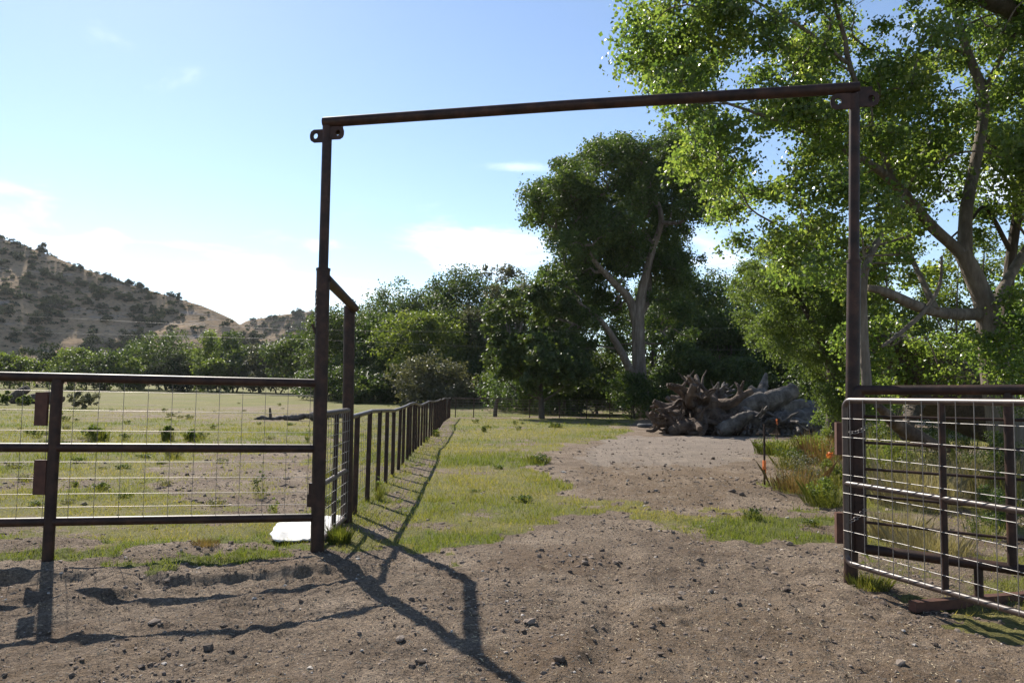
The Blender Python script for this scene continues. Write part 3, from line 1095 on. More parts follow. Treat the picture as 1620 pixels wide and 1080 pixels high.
def scatter_shrubs(Hh, count, smin, smax, label, group, jmin, jmax, imax=149):
    done = 0
    while done < count:
        i = rng.integers(0, imax)
        j = rng.integers(jmin, jmax)
        fi, fj = rng.random(2)
        p = [(A[j, i] * (1 - fi) + A[j, i + 1] * fi) * (1 - fj) + (A[j + 1, i] * (1 - fi) + A[j + 1, i + 1] * fi) * fj for A in Hh]
        px, py = project(np.array([p[0]]), np.array([p[1]]), np.array([p[2]]))
        if px[0] < -60 or px[0] > 640:
            continue
        den_ = fbm(np.array([p[0] * .02 + 3]), np.array([p[1] * .012 + 9]), 3)[0]
        low_ = 1 - (j - jmin) / (jmax - jmin)
        if rng.random() > np.clip((den_ - .47) * 4.0 + low_ * .75, .03, 1):
            continue
        o = bpy.data.objects.new('hill_shrub', SHM[rng.integers(0, 4)])
        COL.objects.link(o)
        s = rng.uniform(smin, smax) * (1.35 if rng.random() < .25 else 1) * (.7 + .5 * low_)
        o.location = (p[0], p[1], p[2] - .15 * s)
        o.rotation_euler = (0, 0, rng.uniform(0, 6.28))
        o.scale = (s * rng.uniform(.85, 1.35), s, s * rng.uniform(.8, 1.2))
        tag(o, label, 'shrub', group)
        done += 1


scatter_shrubs(H1, 298, 1.3, 3.5, 'dark green rounded shrub growing on the dry tan hillside', 'dark shrubs dotted over the near hillside', 18, 60)
scatter_shrubs(H2, 90, 1.8, 3.8, 'dark shrub on the farther brown hill past the gateway post', 'dark shrubs on the farther hill', 26, 60)

def scrub(Hh, count, name, label, jmin, jmax, smin, smax, sd):
    rg = np.random.default_rng(sd)
    c, r = [], []
    while len(c) < count:
        i = rg.integers(0, 149)
        j = rg.integers(jmin, jmax)
        fi, fj = rg.random(2)
        p = [(A[j, i] * (1 - fi) + A[j, i + 1] * fi) * (1 - fj) + (A[j + 1, i] * (1 - fi) + A[j + 1, i + 1] * fi) * fj for A in Hh]
        px, py = project(np.array([p[0]]), np.array([p[1]]), np.array([p[2]]))
        if px[0] < -60 or px[0] > 640:
            continue
        d_ = fbm(np.array([p[0] * .02 + 3]), np.array([p[1] * .012 + 9]), 3)[0]
        if rg.random() > np.clip((d_ - .40) * 3.5 + .5 * (1 - (j - jmin) / (jmax - jmin)), .06, 1):
            continue
        c.append(p)
        r.append(rg.uniform(smin, smax) * (1.5 if rg.random() < .2 else 1))
    c, r = np.array(c), np.array(r)
    m = 46
    d = unit(rg.normal(size=(count, m, 3)))
    d[:, :, 2] = np.abs(d[:, :, 2])
    q = c[:, None] + d * r[:, None, None] * rg.uniform(.5, 1.05, (count, m, 1)) * np.array([1.15, 1.15, .9])
    nrm = unit(d + rg.normal(size=d.shape) * .5).reshape(-1, 3)
    v, f = leaf_arrays(q.reshape(-1, 3), nrm, np.repeat(r, m) * .62 * rg.uniform(.7, 1.2, count * m), rg)
    tn = np.clip(np.repeat(rg.uniform(.1, .9, count), m) + rg.normal(size=count * m) * .12, 0, 1)
    tag(link_mesh(name, fast_mesh(name, v, f, MT['leaf_hill'], np.repeat(tn, 4))), label, None, None, 'stuff')


scrub(H1, 1150, 'hillside_scrub', 'low scrub speckling the near hillside between the larger shrubs', 16, 60, .5, 1.5, 901)
scrub(H2, 700, 'hillside_scrub', 'low scrub speckling the farther hill', 24, 60, .7, 2.0, 902)

# ------------------------------------------------------------------ tall cottonwood in the middle distance
DC = 55.0


def pts(rows, depth):
    return [(*at(r[0], r[1], depth + (r[3] if len(r) > 3 else 0)), r[2] / FPX * depth / 2) for r in rows]


q = at(1012, 615, DC)
cz = th(q[0], q[1])
base = np.array([q[0], q[1], cz])
root = empty('cottonwood_tree', base, 'tall dark cottonwood with pale forked trunk rising behind the log pile', 'tree')
limbs = [
    [(1020, 668, 48), (1013, 610, 38), (1010, 560, 34), (1009, 500, 32)],
    [(1009, 505, 30), (1018, 450, 22), (1032, 396, 17), (1046, 352, 14), (1040, 318, 11), (1028, 270, 6)],
    [(1009, 515, 28), (996, 474, 22), (968, 444, 16, -1), (940, 412, 12, -2), (915, 370, 7, -3)],
    [(1014, 632, 26), (990, 570, 20, -1), (958, 516, 14, -2), (930, 490, 8, -3), (905, 470, 4, -4)],
    [(1012, 500, 20), (1026, 470, 15, 1), (1030, 420, 11, 3), (1058, 370, 8, 4)],
    [(1046, 352, 12), (1075, 352, 8, -1), (1100, 335, 5, -2)],
    [(1035, 390, 8), (1005, 340, 7, 2), (975, 300, 4, 2)]]
mb = MB()
rng = np.random.default_rng(5)
skel = []
for r in limbs:
    s = spline(pts(r, DC), 6)
    s[:, 3] *= .62
    skel.append(s)
    mb.tube(s[:, :3], s[:, 3], 12, True, .07, rng)
cl = []
poly = [(828, 352), (850, 296), (880, 262), (930, 246), (985, 226), (1040, 234), (1085, 208), (1125, 236), (1155, 300), (1130, 350), (1095, 350), (1085, 400), (1090, 450), (1045, 455),
        (1005, 430), (970, 480), (925, 490), (880, 500), (870, 440), (905, 410), (860, 380)]
while len(cl) < 330:
    px, py = rng.uniform(825, 1150), rng.uniform(205, 500)
    if not pip(np.array([px]), np.array([py]), poly)[0]:
        continue
    if fbm(np.array([px * .028 + 4]), np.array([py * .028]), 3)[0] < .25:
        continue
    dd = rng.uniform(-1, 1) * 5.5 * (1 if py < 400 else .6) + (2.5 if py > 400 else 0)
    if abs(px - (1015 + (500 - py) * .22)) < 26 or (abs(px - (996 - (474 - py) * .95)) < 26 and 400 < py < 480):
        dd = abs(dd) + 1.2
    cl.append((*at(px, py, DC + dd), rng.uniform(.6, 1.35)))
for _ in range(62):
    px, py = rng.uniform(850, 985), rng.uniform(425, 560)
    cl.append((*at(px, py, DC + (rng.uniform(1.5, 4.5) if px > 935 else rng.uniform(-3.5, 1.5))), rng.uniform(.5, 1.0)))
for _ in range(26):
    px, py = rng.uniform(1035, 1110), rng.uniform(400, 560)
    cl.append((*at(px, py, DC + rng.uniform(0, 4)), rng.uniform(.5, 1.0)))
cl = np.array(cl)
grow(mb, skel, cl, rng, .14, .03, seg=6)
mb.build('trunk', MT['bark_pale'], root)
cm, _ = crown_mesh('crown', cl, 160000, .19, MT['leaf_dark'], 77, sub=40, sig=.2, tint_bias=.12)
link_mesh('crown', cm, root)

# ------------------------------------------------------------------ big cottonwood on the right
DT = 13.5
root_pos = at(1590, 650, DT)
root_pos[2] = th(root_pos[0], root_pos[1])
root = empty('cottonwood_tree', root_pos, 'large sunlit cottonwood with forked grey trunk overhanging the right gateway post', 'tree')
limbs = [
    [(1612, 760, 90), (1596, 680, 72), (1576, 598, 54), (1560, 490, 40), (1537, 430, 34), (1522, 400, 30)],
    [(1524, 405, 26), (1507, 388, 22), (1472, 356, 21, -.3), (1430, 306, 18, -.6), (1387, 266, 15, -1), (1330, 235, 10, -1.4), (1240, 195, 7, -1.8), (1140, 160, 4, -2.2)],
    [(1526, 410, 28), (1529, 330, 24, .2), (1542, 265, 22, .4), (1554, 197, 20, .5), (1556, 146, 19, .6), (1534, 92, 17, .6), (1509, 12, 13, .8), (1490, -80, 10, 1), (1480, -200, 6, 1.2)],
    [(1549, 497, 26), (1500, 496, 22, -.4), (1455, 486, 20, -.8), (1400, 462, 17, -1.2), (1372, 455, 11, -1.3)],
    [(1480, 490, 15, -.7), (1462, 450, 11, -.4), (1440, 400, 9, 0), (1432, 340, 7, .3), (1400, 270, 5, .4)],
    [(1372, 620, 16, -2), (1366, 520, 14, -2), (1368, 430, 13, -2), (1400, 360, 10, -1.6), (1430, 310, 7, -1.2)],
    [(1396, 548, 5, -1.2), (1430, 522, 8, -1), (1462, 492, 8, -.9), (1486, 452, 6, -.8), (1490, 405, 4, -.7)],
    [(1556, 150, 12, .6), (1590, 80, 10, .2), (1640, 10, 8, -.4), (1700, -90, 6, -1)],
    [(1420, 300, 9, -.6), (1350, 120, 9, -1.5), (1336, 60, 8, -1.7), (1316, -10, 6, -2), (1290, -110, 4, -2.2)],
    [(1340, 100, 7, -1.6), (1270, 45, 6, -2), (1200, 5, 4, -2.5), (1120, -40, 3, -2.8)],
    [(1562, 500, 24), (1620, 400, 18, .8), (1690, 300, 14, 1.2), (1760, 150, 10, 1)],
    [(1458, 366, 5, -.5), (1400, 385, 4.5, -1), (1330, 402, 3.5, -1.5), (1270, 425, 2.2, -1.8)]]
mb = MB()
rng = np.random.default_rng(15)
skel = []
for r in limbs:
    s = spline(pts(r, DT), 6)
    s[:, 3] *= .82
    skel.append(s)
    mb.tube(s[:, :3], s[:, 3], 12, True, .06, rng)
allp = np.concatenate(skel[:11])
poly = [(1005, -260), (992, 60), (1000, 110), (1030, 165), (1070, 220), (1085, 285), (1125, 335), (1135, 385), (1170, 420), (1220, 440), (1270, 430), (1330, 450), (1370, 450), (1430, 430), (1500, 350), (1560, 330),
        (1620, 330), (1900, 380), (1950, -260)]
cl = []
while len(cl) < 620:
    px, py = rng.uniform(1000, 1950), rng.uniform(-260, 455)
    if not pip(np.array([px]), np.array([py]), poly)[0]:
        continue
    gap = fbm(np.array([px * .012]), np.array([py * .012]), 3)[0]
    if gap < .35 and rng.random() < .75:
        continue
    if py > 250 and px > 1440 and rng.random() < .15:
        continue
    r_ = rng.uniform(.22, .50)
    e = r_ / DT * FPX * .7
    ins = sum(pip(np.array([px + dx]), np.array([py + dy]), poly)[0] for dx, dy in ((-e, 0), (e, 0), (0, -e), (0, e)))
    if ins < 3 and rng.random() < .8:
        continue
    dd = rng.uniform(-3.4, 3.0)
    if 1505 < px < 1590 and 20 < py < 330 or abs(px - (1387 + (py - 266) * .95)) < 38 and 240 < py < 400 or abs(px - (1316 + py * .3)) < 22 and py < 130:
        dd = abs(dd) * .8 + .7
    cl.append((*at(px, py, DT + dd), r_))
# a few loose clumps lower down in front of the trunk and round the post
for (px, py, dd, r_) in ((1370, 600, 1, .4), (1500, 600, .6, .35), (1585, 560, -.6, .5), (1600, 600, -.8, .5), (1560, 540, -.5, .3), (1620, 520, -.5, .5), (1605, 470, -.4, .35), (1390, 420, -.6, .35), (1440, 440, .5, .3), (1375, 480, -.8, .4), (1400, 520, .8, .45), (1450, 560, 1.5, .5), (1520, 560, 1.8, .45), (1420, 600, 2.0, .5), (1380, 560, 1.0, .45), (1350, 540, 1.5, .5), (1480, 430, .8, .3), (1500, 540, 1.4, .35),
                         (1300, 400, -1, .35), (1250, 420, -1, .3), (1330, 450, -.5, .35), (1480, 590, 1.2, .3)):
    cl.append((*at(px, py, DT + dd), r_))
cl = np.array(cl)
grow(mb, skel[:11], cl, rng, .03, .0055)
mb.build('trunk', MT['bark'], root)
cm, tw = crown_mesh('crown', cl, 250000, .066, MT['leaf_big'], 91, sub=20, sig=.30, shell=.3, up=.1, aspect=.95, droop=.9)
link_mesh('crown', cm, root)
# fine twigs inside the clumps
nk = len(cl)
p0 = np.repeat(cl[:, :3], 20, 0)
keep = np.random.default_rng(3).random(len(tw)) < .8
p0, p1 = p0[keep], tw[keep]
pm = (p0 + p1) / 2 + np.array([0, 0, .05])
n = len(p0)
ex = np.array([1, 0, 0]) * .0035
ez = np.array([0, .6, .8]) * .0035
V = np.stack([p0 - ex, p0 + ex, p0 + ez, pm - ex * .8, pm + ex * .8, pm + ez * .8, p1 - ex * .4, p1 + ex * .4, p1 + ez * .4], 1)
TF = np.array([(0, 1, 4, 3), (1, 2, 5, 4), (2, 0, 3, 5), (3, 4, 7, 6), (4, 5, 8, 7), (5, 3, 6, 8)])
Fc = (TF[None] + (np.arange(n) * 9)[:, None, None]).reshape(-1, 4)
o = link_mesh('twigs', fast_mesh('twigs', V.reshape(-1, 3), Fc, MT['bark']), root)
o['kind'] = 'stuff'

# second dark trunk at the right edge
DR = 15.0
q = at(1600, 650, DR)
q[2] = th(q[0], q[1])
root = empty('cottonwood_tree', q, 'dark slender tree with bare side branches at the right edge', 'tree')
mb = MB()
sk = []
for r in ([(1596, 660, 24), (1594, 560, 20), (1596, 440, 17), (1609, 340, 15), (1622, 230, 12), (1640, 80, 9), (1650, -60, 6)],
          [(1600, 400, 8), (1560, 330, 6, -.5), (1535, 350, 4, -.8), (1500, 380, 3, -1)], [(1612, 310, 7), (1580, 270, 5, .3), (1555, 258, 3, .5), (1520, 285, 2, .6)],
          [(1618, 250, 7), (1570, 230, 4, -.4), (1540, 160, 3, -.6)], [(1625, 215, 6), (1660, 150, 4), (1700, 60, 3)], [(1640, 80, 26), (1622, 36, 28, -1), (1590, 12, 26, -2), (1540, -14, 22, -3), (1470, -70, 14, -4)]):
    s = spline(pts(r, DR), 6)
    sk.append(s)
    mb.tube(s[:, :3], s[:, 3], 10, True, .05, rng)
mb.build('trunk', MT['bark_dark'], root)
c2 = [(*at(px, py, DR + d_), r_) for px, py, d_, r_ in ((1625, 420, .5, .5), (1600, 480, .8, .45), (1640, 340, 0, .5), (1650, 240, .4, .6), (1560, 340, -.3, .3), (1590, 540, .4, .45), (1650, 520, .3, .6), (1680, 420, .3, .7),
                                                    (1660, 120, .2, .6), (1545, 375, -.6, .25), (1620, 590, .4, .5), (1700, 300, 0, .6), (1560, 620, .7, .4))]
cm, _ = crown_mesh('crown', np.array(c2), 11000, .075, MT['leaf_big'], 92, sub=16, sig=.26, shell=.3, tint_bias=-.1)
link_mesh('crown', cm, root)

# fallen dark trunk lying behind the right fence
mb = MB()
s = spline(pts([(1640, 690, 60, 1), (1560, 650, 95, .4), (1490, 612, 105, 0), (1430, 570, 80, -.2), (1385, 540, 46, -.3), (1360, 500, 22, -.3)], 16.0), 7)
mb.tube(s[:, :3], s[:, 3], 16, True, .08, rng)
s2 = spline(pts([(1480, 600, 30), (1450, 640, 22, -1), (1430, 690, 14, -2)], 16.0), 5)
mb.tube(s2[:, :3], s2[:, 3], 10, True, .08, rng)
o = mb.build('fallen_trunk', MT['bark_dark'])
tag(o, 'thick dark fallen trunk leaning behind the top rail of the right fence', 'fallen trunk')

# dead brown limb lying in the weeds behind the right fence
mb = MB()
s = spline(pts([(1388, 640, 10, -1), (1420, 672, 22), (1450, 690, 24, .3), (1500, 712, 10, .6)], 12.0), 6)
mb.tube(s[:, :3], s[:, 3], 10, True, .1, rng)
mb.build('dead_branch', MT['root_red'])
tag(bpy.data.objects['dead_branch'], 'broken orange brown branch hanging behind the right gate wires', 'branch')

# branch overhanging at the top right corner
# willow with hanging foliage left of the right post
DW = 21.0
q = at(1290, 640, DW)
q[2] = th(q[0], q[1])
root = empty('willow_tree', q, 'pale green drooping willow left of the right gateway post', 'tree')
polyw = [(1180, 395), (1155, 450), (1168, 505), (1200, 520), (1237, 575), (1272, 560), (1290, 600), (1310, 650), (1400, 655), (1400, 440), (1330, 385), (1240, 375)]
cl = []
while len(cl) < 170:
    px, py = rng.uniform(1150, 1400), rng.uniform(370, 655)
    if pip(np.array([px]), np.array([py]), polyw)[0]:
        cl.append((*at(px, py, DW + rng.uniform(-2, 2.2)), rng.uniform(.25, .5)))
cl = np.array(cl)
mb = MB()
sk = []
for r in ([(1320, 680, 26), (1318, 600, 22), (1325, 500, 16), (1310, 420, 9)], [(1318, 590, 14), (1280, 500, 9, -.4), (1230, 430, 5, -.8)], [(1322, 540, 12), (1370, 460, 8, .5), (1390, 420, 5, .6)]):
    s = spline(pts(r, DW), 6)
    sk.append(s)
    mb.tube(s[:, :3], s[:, 3], 9, True, .05, rng)
grow(mb, sk, cl, rng, .04, .008)
mb.build('trunk', MT['bark_dark'], root)
cm, _ = crown_mesh('crown', cl, 85000, .075, MT['leaf_willow'], 95, sub=26, sig=.24, shell=.3, droop=1.6, aspect=.6)
link_mesh('crown', cm, root)

# ------------------------------------------------------------------ gateway
Lp = np.array([-1.955, 7.98, 0])
Rp = np.array([3.06, 7.0, 0])
bdir = (Rp - Lp)[:2]
bdir = bdir / np.linalg.norm(bdir)
bang = math.atan2(bdir[1], bdir[0])
gate = empty('entrance_gateway', ((Lp + Rp) / 2).tolist(), 'tall rusty brown pipe gateway framing the lane', 'gateway')
Lt = at(518, 200, Lp[1])
Rt = at(1352, 150, Rp[1])
Ls = at(511.5, 425, Lp[1])
Rs = at(1351, 412, Rp[1])
Lb = Lp + np.array([0, 0, -.25])
Rb = Rp + np.array([0, 0, -.25])


def lerp(a, b, t):
    return a * (1 - t) + b * t


for (b_, s_, t_, r1, r2) in ((Lb, Ls, Lt, .070, .051), (Rb, Rs, Rt, .060, .047)):
    o = MB().tube([lerp(s_, t_, -.05), t_], r2, 16).build('post', MT['pipe'], gate)
    sl_ = MB().tube([b_, lerp(b_, s_, .5), s_], r1, 18)
    sl_.build('post_sleeve', MT['pipe'], gate)
    MB().tube([lerp(b_, s_, .993), lerp(b_, s_, 1.001)], r1 + .005, 18).build('weld_collar', MT['pipe'], gate)
b0 = at(512, 194, Lp[1])
b1 = at(1359, 139, Rp[1])
MB().tube([b0, lerp(b0, b1, .5) + np.array([0, 0, .012]), b1], .054, 16).build('crossbeam', MT['pipe'], gate)


def lug(center, side, w, hgt, parent, ang):
    """ear plate with a hole, lying along the beam direction"""
    n = 16
    ph = np.arange(n) * 2 * math.pi / n + math.pi / n
    cx_ = w / 2
    rows = []
    for a in ph:
        c, s = math.cos(a), math.sin(a)
        k = min(cx_ / max(abs(c), 1e-6), (hgt / 2) / max(abs(s), 1e-6))
        x, z = c * k, s * k
        cut = abs(x) + abs(z) - (cx_ + hgt / 2) * .80
        if cut > 0 and x > 0:
            x -= math.copysign(cut / 2, x)
            z -= math.copysign(cut / 2, z)
        rows.append((x, z))
    hx = w / 2 - hgt * .46
    hole = [(hx + math.cos(a) * hgt * .19, math.sin(a) * hgt * .22) for a in ph]
    v = []
    for yy in (-.009, .009):
        for (x, z) in rows:
            v.append((x, yy, z))
        for (x, z) in hole:
            v.append((x, yy, z))
    f = []
    for i in range(n):
        j = (i + 1) % n
        f.append((i, j, n + j, n + i))
        f.append((2 * n + j, 2 * n + i, 3 * n + i, 3 * n + j))
        f.append((j, i, 2 * n + i, 2 * n + j))
        f.append((n + i, n + j, 3 * n + j, 3 * n + i))
    v = np.array(v)
    v[:, 0] *= side
    if side < 0:
        f = [q_[::-1] for q_ in f]
    c, s = math.cos(ang), math.sin(ang)
    v = np.stack([v[:, 0] * c - v[:, 1] * s, v[:, 0] * s + v[:, 1] * c, v[:, 2]], -1) + center
    MB().add(v, f, False).build('lug_plate', MT['pipe'], parent)


for (cxp, cyp, Y, wl, wr, tilt) in ((518, 214, Lp[1], 27, 27, .0), (1350.5, 160, Rp[1], 35, 35, .0)):
    c = at(cxp, cyp, Y)
    hw = wl / FPX * Y
    hh = (26 if Y < 7.5 else 21) / FPX * Y
    for sd in (-1, 1):
        off = np.array([bdir[0], bdir[1], 0]) * sd * (hw / 2 + .012)
        lug(c + off + np.array([0, -.02, .012 * sd * (1 if cxp < 900 else .5)]), sd, hw, hh, gate, bang)
# stub clamps beside the beam
MB().box(at(530, 203, Lp[1]) + np.array([0, .03, 0]), .15, .05, .11, bang).build('clamp_block', MT['pipe'], gate)
MB().box(at(1370, 150, Rp[1]) + np.array([0, .03, 0]), .13, .05, .16, bang).build('clamp_block', MT['pipe'], gate)
# braced short post
B0 = np.array([-2.04, 9.78, -.2])
Bt = at(553, 484, 9.78)
MB().tube([B0, Bt], .071, 18).build('brace_post', MT['pipe'], gate)
k0 = at(516, 441, Lp[1])
k1 = at(558, 484, 9.70)
MB().tube([k0, lerp(k0, k1, .93), k1 + np.array([0.02, .03, -.03])], .056, 14).build('diagonal_brace', MT['pipe'], gate)
MB().tube([Bt + np.array([.03, 0, -.06]), Bt + np.array([.03, 0, .09])], .022, 8).build('brace_pin', MT['pipe'], gate)
# chain and latch on the left post
mb = MB()
for i in range(9):
    c0 = at(500.5, 462 + i * 6.3, Lp[1] - .05)
    ph = np.linspace(0, 2 * math.pi, 9)
    if i % 2:
        ring = [c0 + np.array([.012 * math.cos(a), 0, .026 * math.sin(a)]) for a in ph]
    else:
        ring = [c0 + np.array([.006 * math.cos(a), .012 * math.cos(a), .026 * math.sin(a)]) for a in ph]
    mb.tube(ring, .0045, 5, False)
mb.build('chain', MT['old_wire'], gate)
MB().tube([at(494, 513, Lp[1] - .03), at(503, 535, Lp[1] - .03)], .014, 8).build('latch_pin', MT['pipe'], gate)
for (px, py, hh) in ((494, 776, .16), (492, 791, .13)):
    MB().box(at(px, py, Lp[1] - .02), .06, .05, hh, bang).build('hinge_lug', MT['pipe'], gate)
for (y0, y1) in ((668, 719), (810, 858)):
    c0 = at(1328, y0, 7.0)
    c1 = at(1326, y1, 7.0)
    MB().box((c0 + c1) / 2 + np.array([0, .0, 0]), .055, .09, c0[2] - c1[2], bang).build('hinge_plate', MT['plate'], gate)

# ------------------------------------------------------------------ left fence panel
fdir = np.array([-4.37 + 1.955, 7.41 - 7.98])
flen = np.linalg.norm(fdir)
fdir = fdir / flen
fence = empty('pipe_fence', (-4.37, 7.41, 0), 'low pipe and wire mesh fence panel running left from the gateway', 'fence')


def fl(t, z, lift=0.0):
    return np.array([Lp[0] + fdir[0] * t, Lp[1] + fdir[1] * t, z])


ZR = (1.715, 1.045, .345)
FEND = 9.9
for nm, z, r in (('top_rail', ZR[0], .044), ('middle_rail', ZR[1], .044), ('bottom_rail', ZR[2], .042)):
    MB().tube([fl(.0, z), fl(2.5, z + .012), fl(5, z + .02), fl(FEND, z + .03)], r, 14).build(nm, MT['pipe'], fence)
for i, t in enumerate((flen, flen + 2.55, flen + 5.1, FEND)):
    b_ = fl(t, -.35)
    MB().tube([b_, fl(t, ZR[0] - .01)], .052, 16).build('post', MT['pipe'], fence)
    if i == 0:
        for (y0, y1, xx) in ((620, 673, 66), (727, 782, 64)):
            c0 = at(xx, y0, b_[1] - .02)
            c1 = at(xx, y1, b_[1] - .02)
            MB().box((c0 + c1) / 2, .115, .035, c0[2] - c1[2], .02).build('rusty_plate', MT['plate'], fence)
hz = [1.585, 1.40, 1.205, .905, .75, .60, .475]
wm = None
for z in hz:
    MB().tube([fl(.05, z), fl(2.4, z + .012), fl(5, z + .02), fl(FEND, z + .03)] + np.array([0, .035, 0]), .0031, 5, False).build('horizontal_wire', MT['old_wire'], fence)
v_me = None
for i in range(int((FEND - .15) / .222)):
    t = .13 + i * .222
    p = fl(t, 0) + np.array([0, .040, 0])
    me = MB().tube([(0, 0, .36), (0, 0, 1.0), (0, 0, 1.70)], .0026, 5, False).mesh('vertical_wire', MT['old_wire']) if v_me is None else v_me
    v_me = me
    o = link_mesh('vertical_wire', me, fence, (p[0] + 4.37, p[1] - 7.41, 0))

# ------------------------------------------------------------------ narrow side gate between left post and braced post
sg = empty('side_gate', (-2.0, 8.9, 0), 'narrow wire mesh gate panel between the left post and the braced post', 'gate')
A = np.array([-1.965, 8.12, 0])
Bq = np.array([-2.035, 9.64, 0])


def sl2(t, z):
    return np.array([A[0] + (Bq[0] - A[0]) * t, A[1] + (Bq[1] - A[1]) * t, z])


for nm, z, r in (('top_rail', 1.40, .03), ('middle_rail', .66, .026), ('bottom_rail', .075, .03)):
    MB().tube([sl2(0, z), sl2(1, z)], r, 10).build(nm, MT['gate_pipe'], sg)
for t in (.03, .5, .97):
    MB().tube([sl2(t, .07), sl2(t, 1.40)], .027, 10).build('upright', MT['pipe'], sg)
for z in np.arange(.15, 1.4, .125):
    MB().tube([sl2(0, z) + np.array([.03, 0, 0]), sl2(1, z) + np.array([.03, 0, 0])], .0032, 5, False).build('horizontal_wire', MT['wire'], sg)
for t in np.arange(.06, 1, .1):
    MB().tube([sl2(t, .08) + np.array([.033, 0, 0]), sl2(t, 1.4) + np.array([.033, 0, 0])], .0028, 5, False).build('vertical_wire', MT['wire'], sg)

# ------------------------------------------------------------------ long fence along the lane
A3 = np.array([-2.05, 9.85])
B3 = np.array([-3.95, 49.5])
d3 = (B3 - A3)
len3 = np.linalg.norm(d3)
d3 = d3 / len3
lf_ = empty('lane_fence', (A3[0], A3[1], 0), 'long pipe fence with closely set posts running along the lane to the wood', 'fence')
rng = np.random.default_rng(61)


def f3(t, z):
    x, y = A3 + d3 * t
    x = x + .05 * math.sin(t * .35) * min(1, t / 10)
    return np.array([x, y, z])


ts = np.arange(.6, len3, 1.14)
top3 = []
for t in np.linspace(0, len3, 40):
    p = f3(t, 0)
    top3.append(f3(t, th(p[0], p[1]) + 1.30 - .0015 * t + (.03 * math.sin(t * .8))))
top3 = np.array(top3)
MB().tube(top3, .032, 10).build('top_rail', MT['gate_pipe'], lf_)
for t in ts:
    p = f3(t + rng.uniform(-.06, .06), 0)
    zt = np.interp(p[1], top3[:, 1], top3[:, 2])
    lean = rng.normal(size=2) * .012
    MB().tube([(p[0], p[1], th(p[0], p[1]) - .2), (p[0] + lean[0], p[1] + lean[1], zt)], .036, 10).build('post', MT['pipe'], lf_)
mb = MB()
for k in range(9):
    z = .08 + k * .14
    ln = []
    for t in np.linspace(.05, len3, 30):
        p = f3(t, 0)
        ln.append((p[0] - .035, p[1], th(p[0], p[1]) + z))
    mb.tube(ln, .0034, 4, False)
for t in np.arange(.1, len3, .20):
    p = f3(t, 0)
    z0 = th(p[0], p[1])
    mb.tube([(p[0] - .038, p[1], z0 + .03), (p[0] - .038, p[1], z0 + 1.26)], .0026, 4, False)
o = mb.build('wire_mesh', MT['wire'], lf_)
o['kind'] = 'stuff'

# ------------------------------------------------------------------ cross fence at the end of the lane
cf = empty('wire_fence', (2, 50.5, 0), 'thin wire fence crossing the end of the lane before the wood', 'fence')
A4 = np.array([-3.85, 50.2])
B4 = np.array([14.0, 53.5])
for i, px in enumerate((722, 750, 838, 886, 930, 968, 1004, 1046, 1090, 1140)):
    t = np.clip((at(px, 640, 51)[0] - A4[0]) / (B4[0] - A4[0]), 0, 1)
    p = A4 + (B4 - A4) * t
    z = th(*p)
    MB().tube([(p[0], p[1], z - .2), (p[0] + .02, p[1], z + 1.28)], .032, 8).build('post', MT['pipe'], cf)
mb = MB()
for k in range(7):
    z = .12 + k * .18
    mb.tube([(*(A4 + (B4 - A4) * t), th(*(A4 + (B4 - A4) * t)) + z) for t in np.linspace(0, 1, 10)], .006, 4, False)
for t in np.arange(0, 1, .02):
    p = A4 + (B4 - A4) * t
    mb.tube([(*p, th(*p) + .1), (*p, th(*p) + 1.22)], .004, 4, False)
o = mb.build('wire_mesh', MT['old_wire'], cf)
o['kind'] = 'stuff'
MB().tube([(*A4, th(*A4) + 1.25), (*(A4 + (B4 - A4) * .22), th(*(A4 + (B4 - A4) * .22)) + 1.25)], .025, 8).build('top_rail', MT['pipe'], cf)
p = gp(783, 659)
mb = MB()
s = spline([(p[0], p[1], p[2] - .2, .15), (p[0] + .03, p[1], p[2] + .5, .14), (p[0] + .14, p[1], p[2] + 1.25, .13)], 5)
mb.tube(s[:, :3], s[:, 3], 10, True, .1, rng, False)
o = mb.build('wooden_post', MT['bark_dark'])
tag(o, 'weathered leaning wooden post in the wire fence at the lane end', 'post')

# ------------------------------------------------------------------ right fence panel
rf = empty('fence_panel', (3.6, 6.4, 0), 'brown pipe fence panel with a skid foot running right from the gateway', 'fence')
A5 = np.array([3.12, 6.96])
d5 = np.array([.735, -.678])


def f5(t, z):
    return np.array([A5[0] + d5[0] * t, A5[1] + d5[1] * t, z])


z1 = at(1366, 617, f5(.07, 0)[1])[2]
zb1 = at(1366, 868, f5(.07, 0)[1])[2]
E5 = 4.2
MB().tube([f5(0, z1), f5(E5, z1 + .05)], .043, 14).build('top_rail', MT['pipe'], rf)
MB().tube([f5(0, zb1), f5(E5, zb1 + .03)], .043, 14).build('bottom_rail', MT['pipe'], rf)
MB().tube([f5(.02, zb1 - .02), f5(.02, z1)], .055, 12).build('upright', MT['pipe'], rf)
# find where the line of the panel passes pixel 1599
def t5(px):
    lo, hi = 0, 2.5
    for _ in range(40):
        m_ = (lo + hi) / 2
        p_ = f5(m_, .9)
        x_, _y = project(np.array([p_[0]]), np.array([p_[1]]), np.array([.9]))
        if x_[0] < px:
            lo = m_
        else:
            hi = m_
    return lo


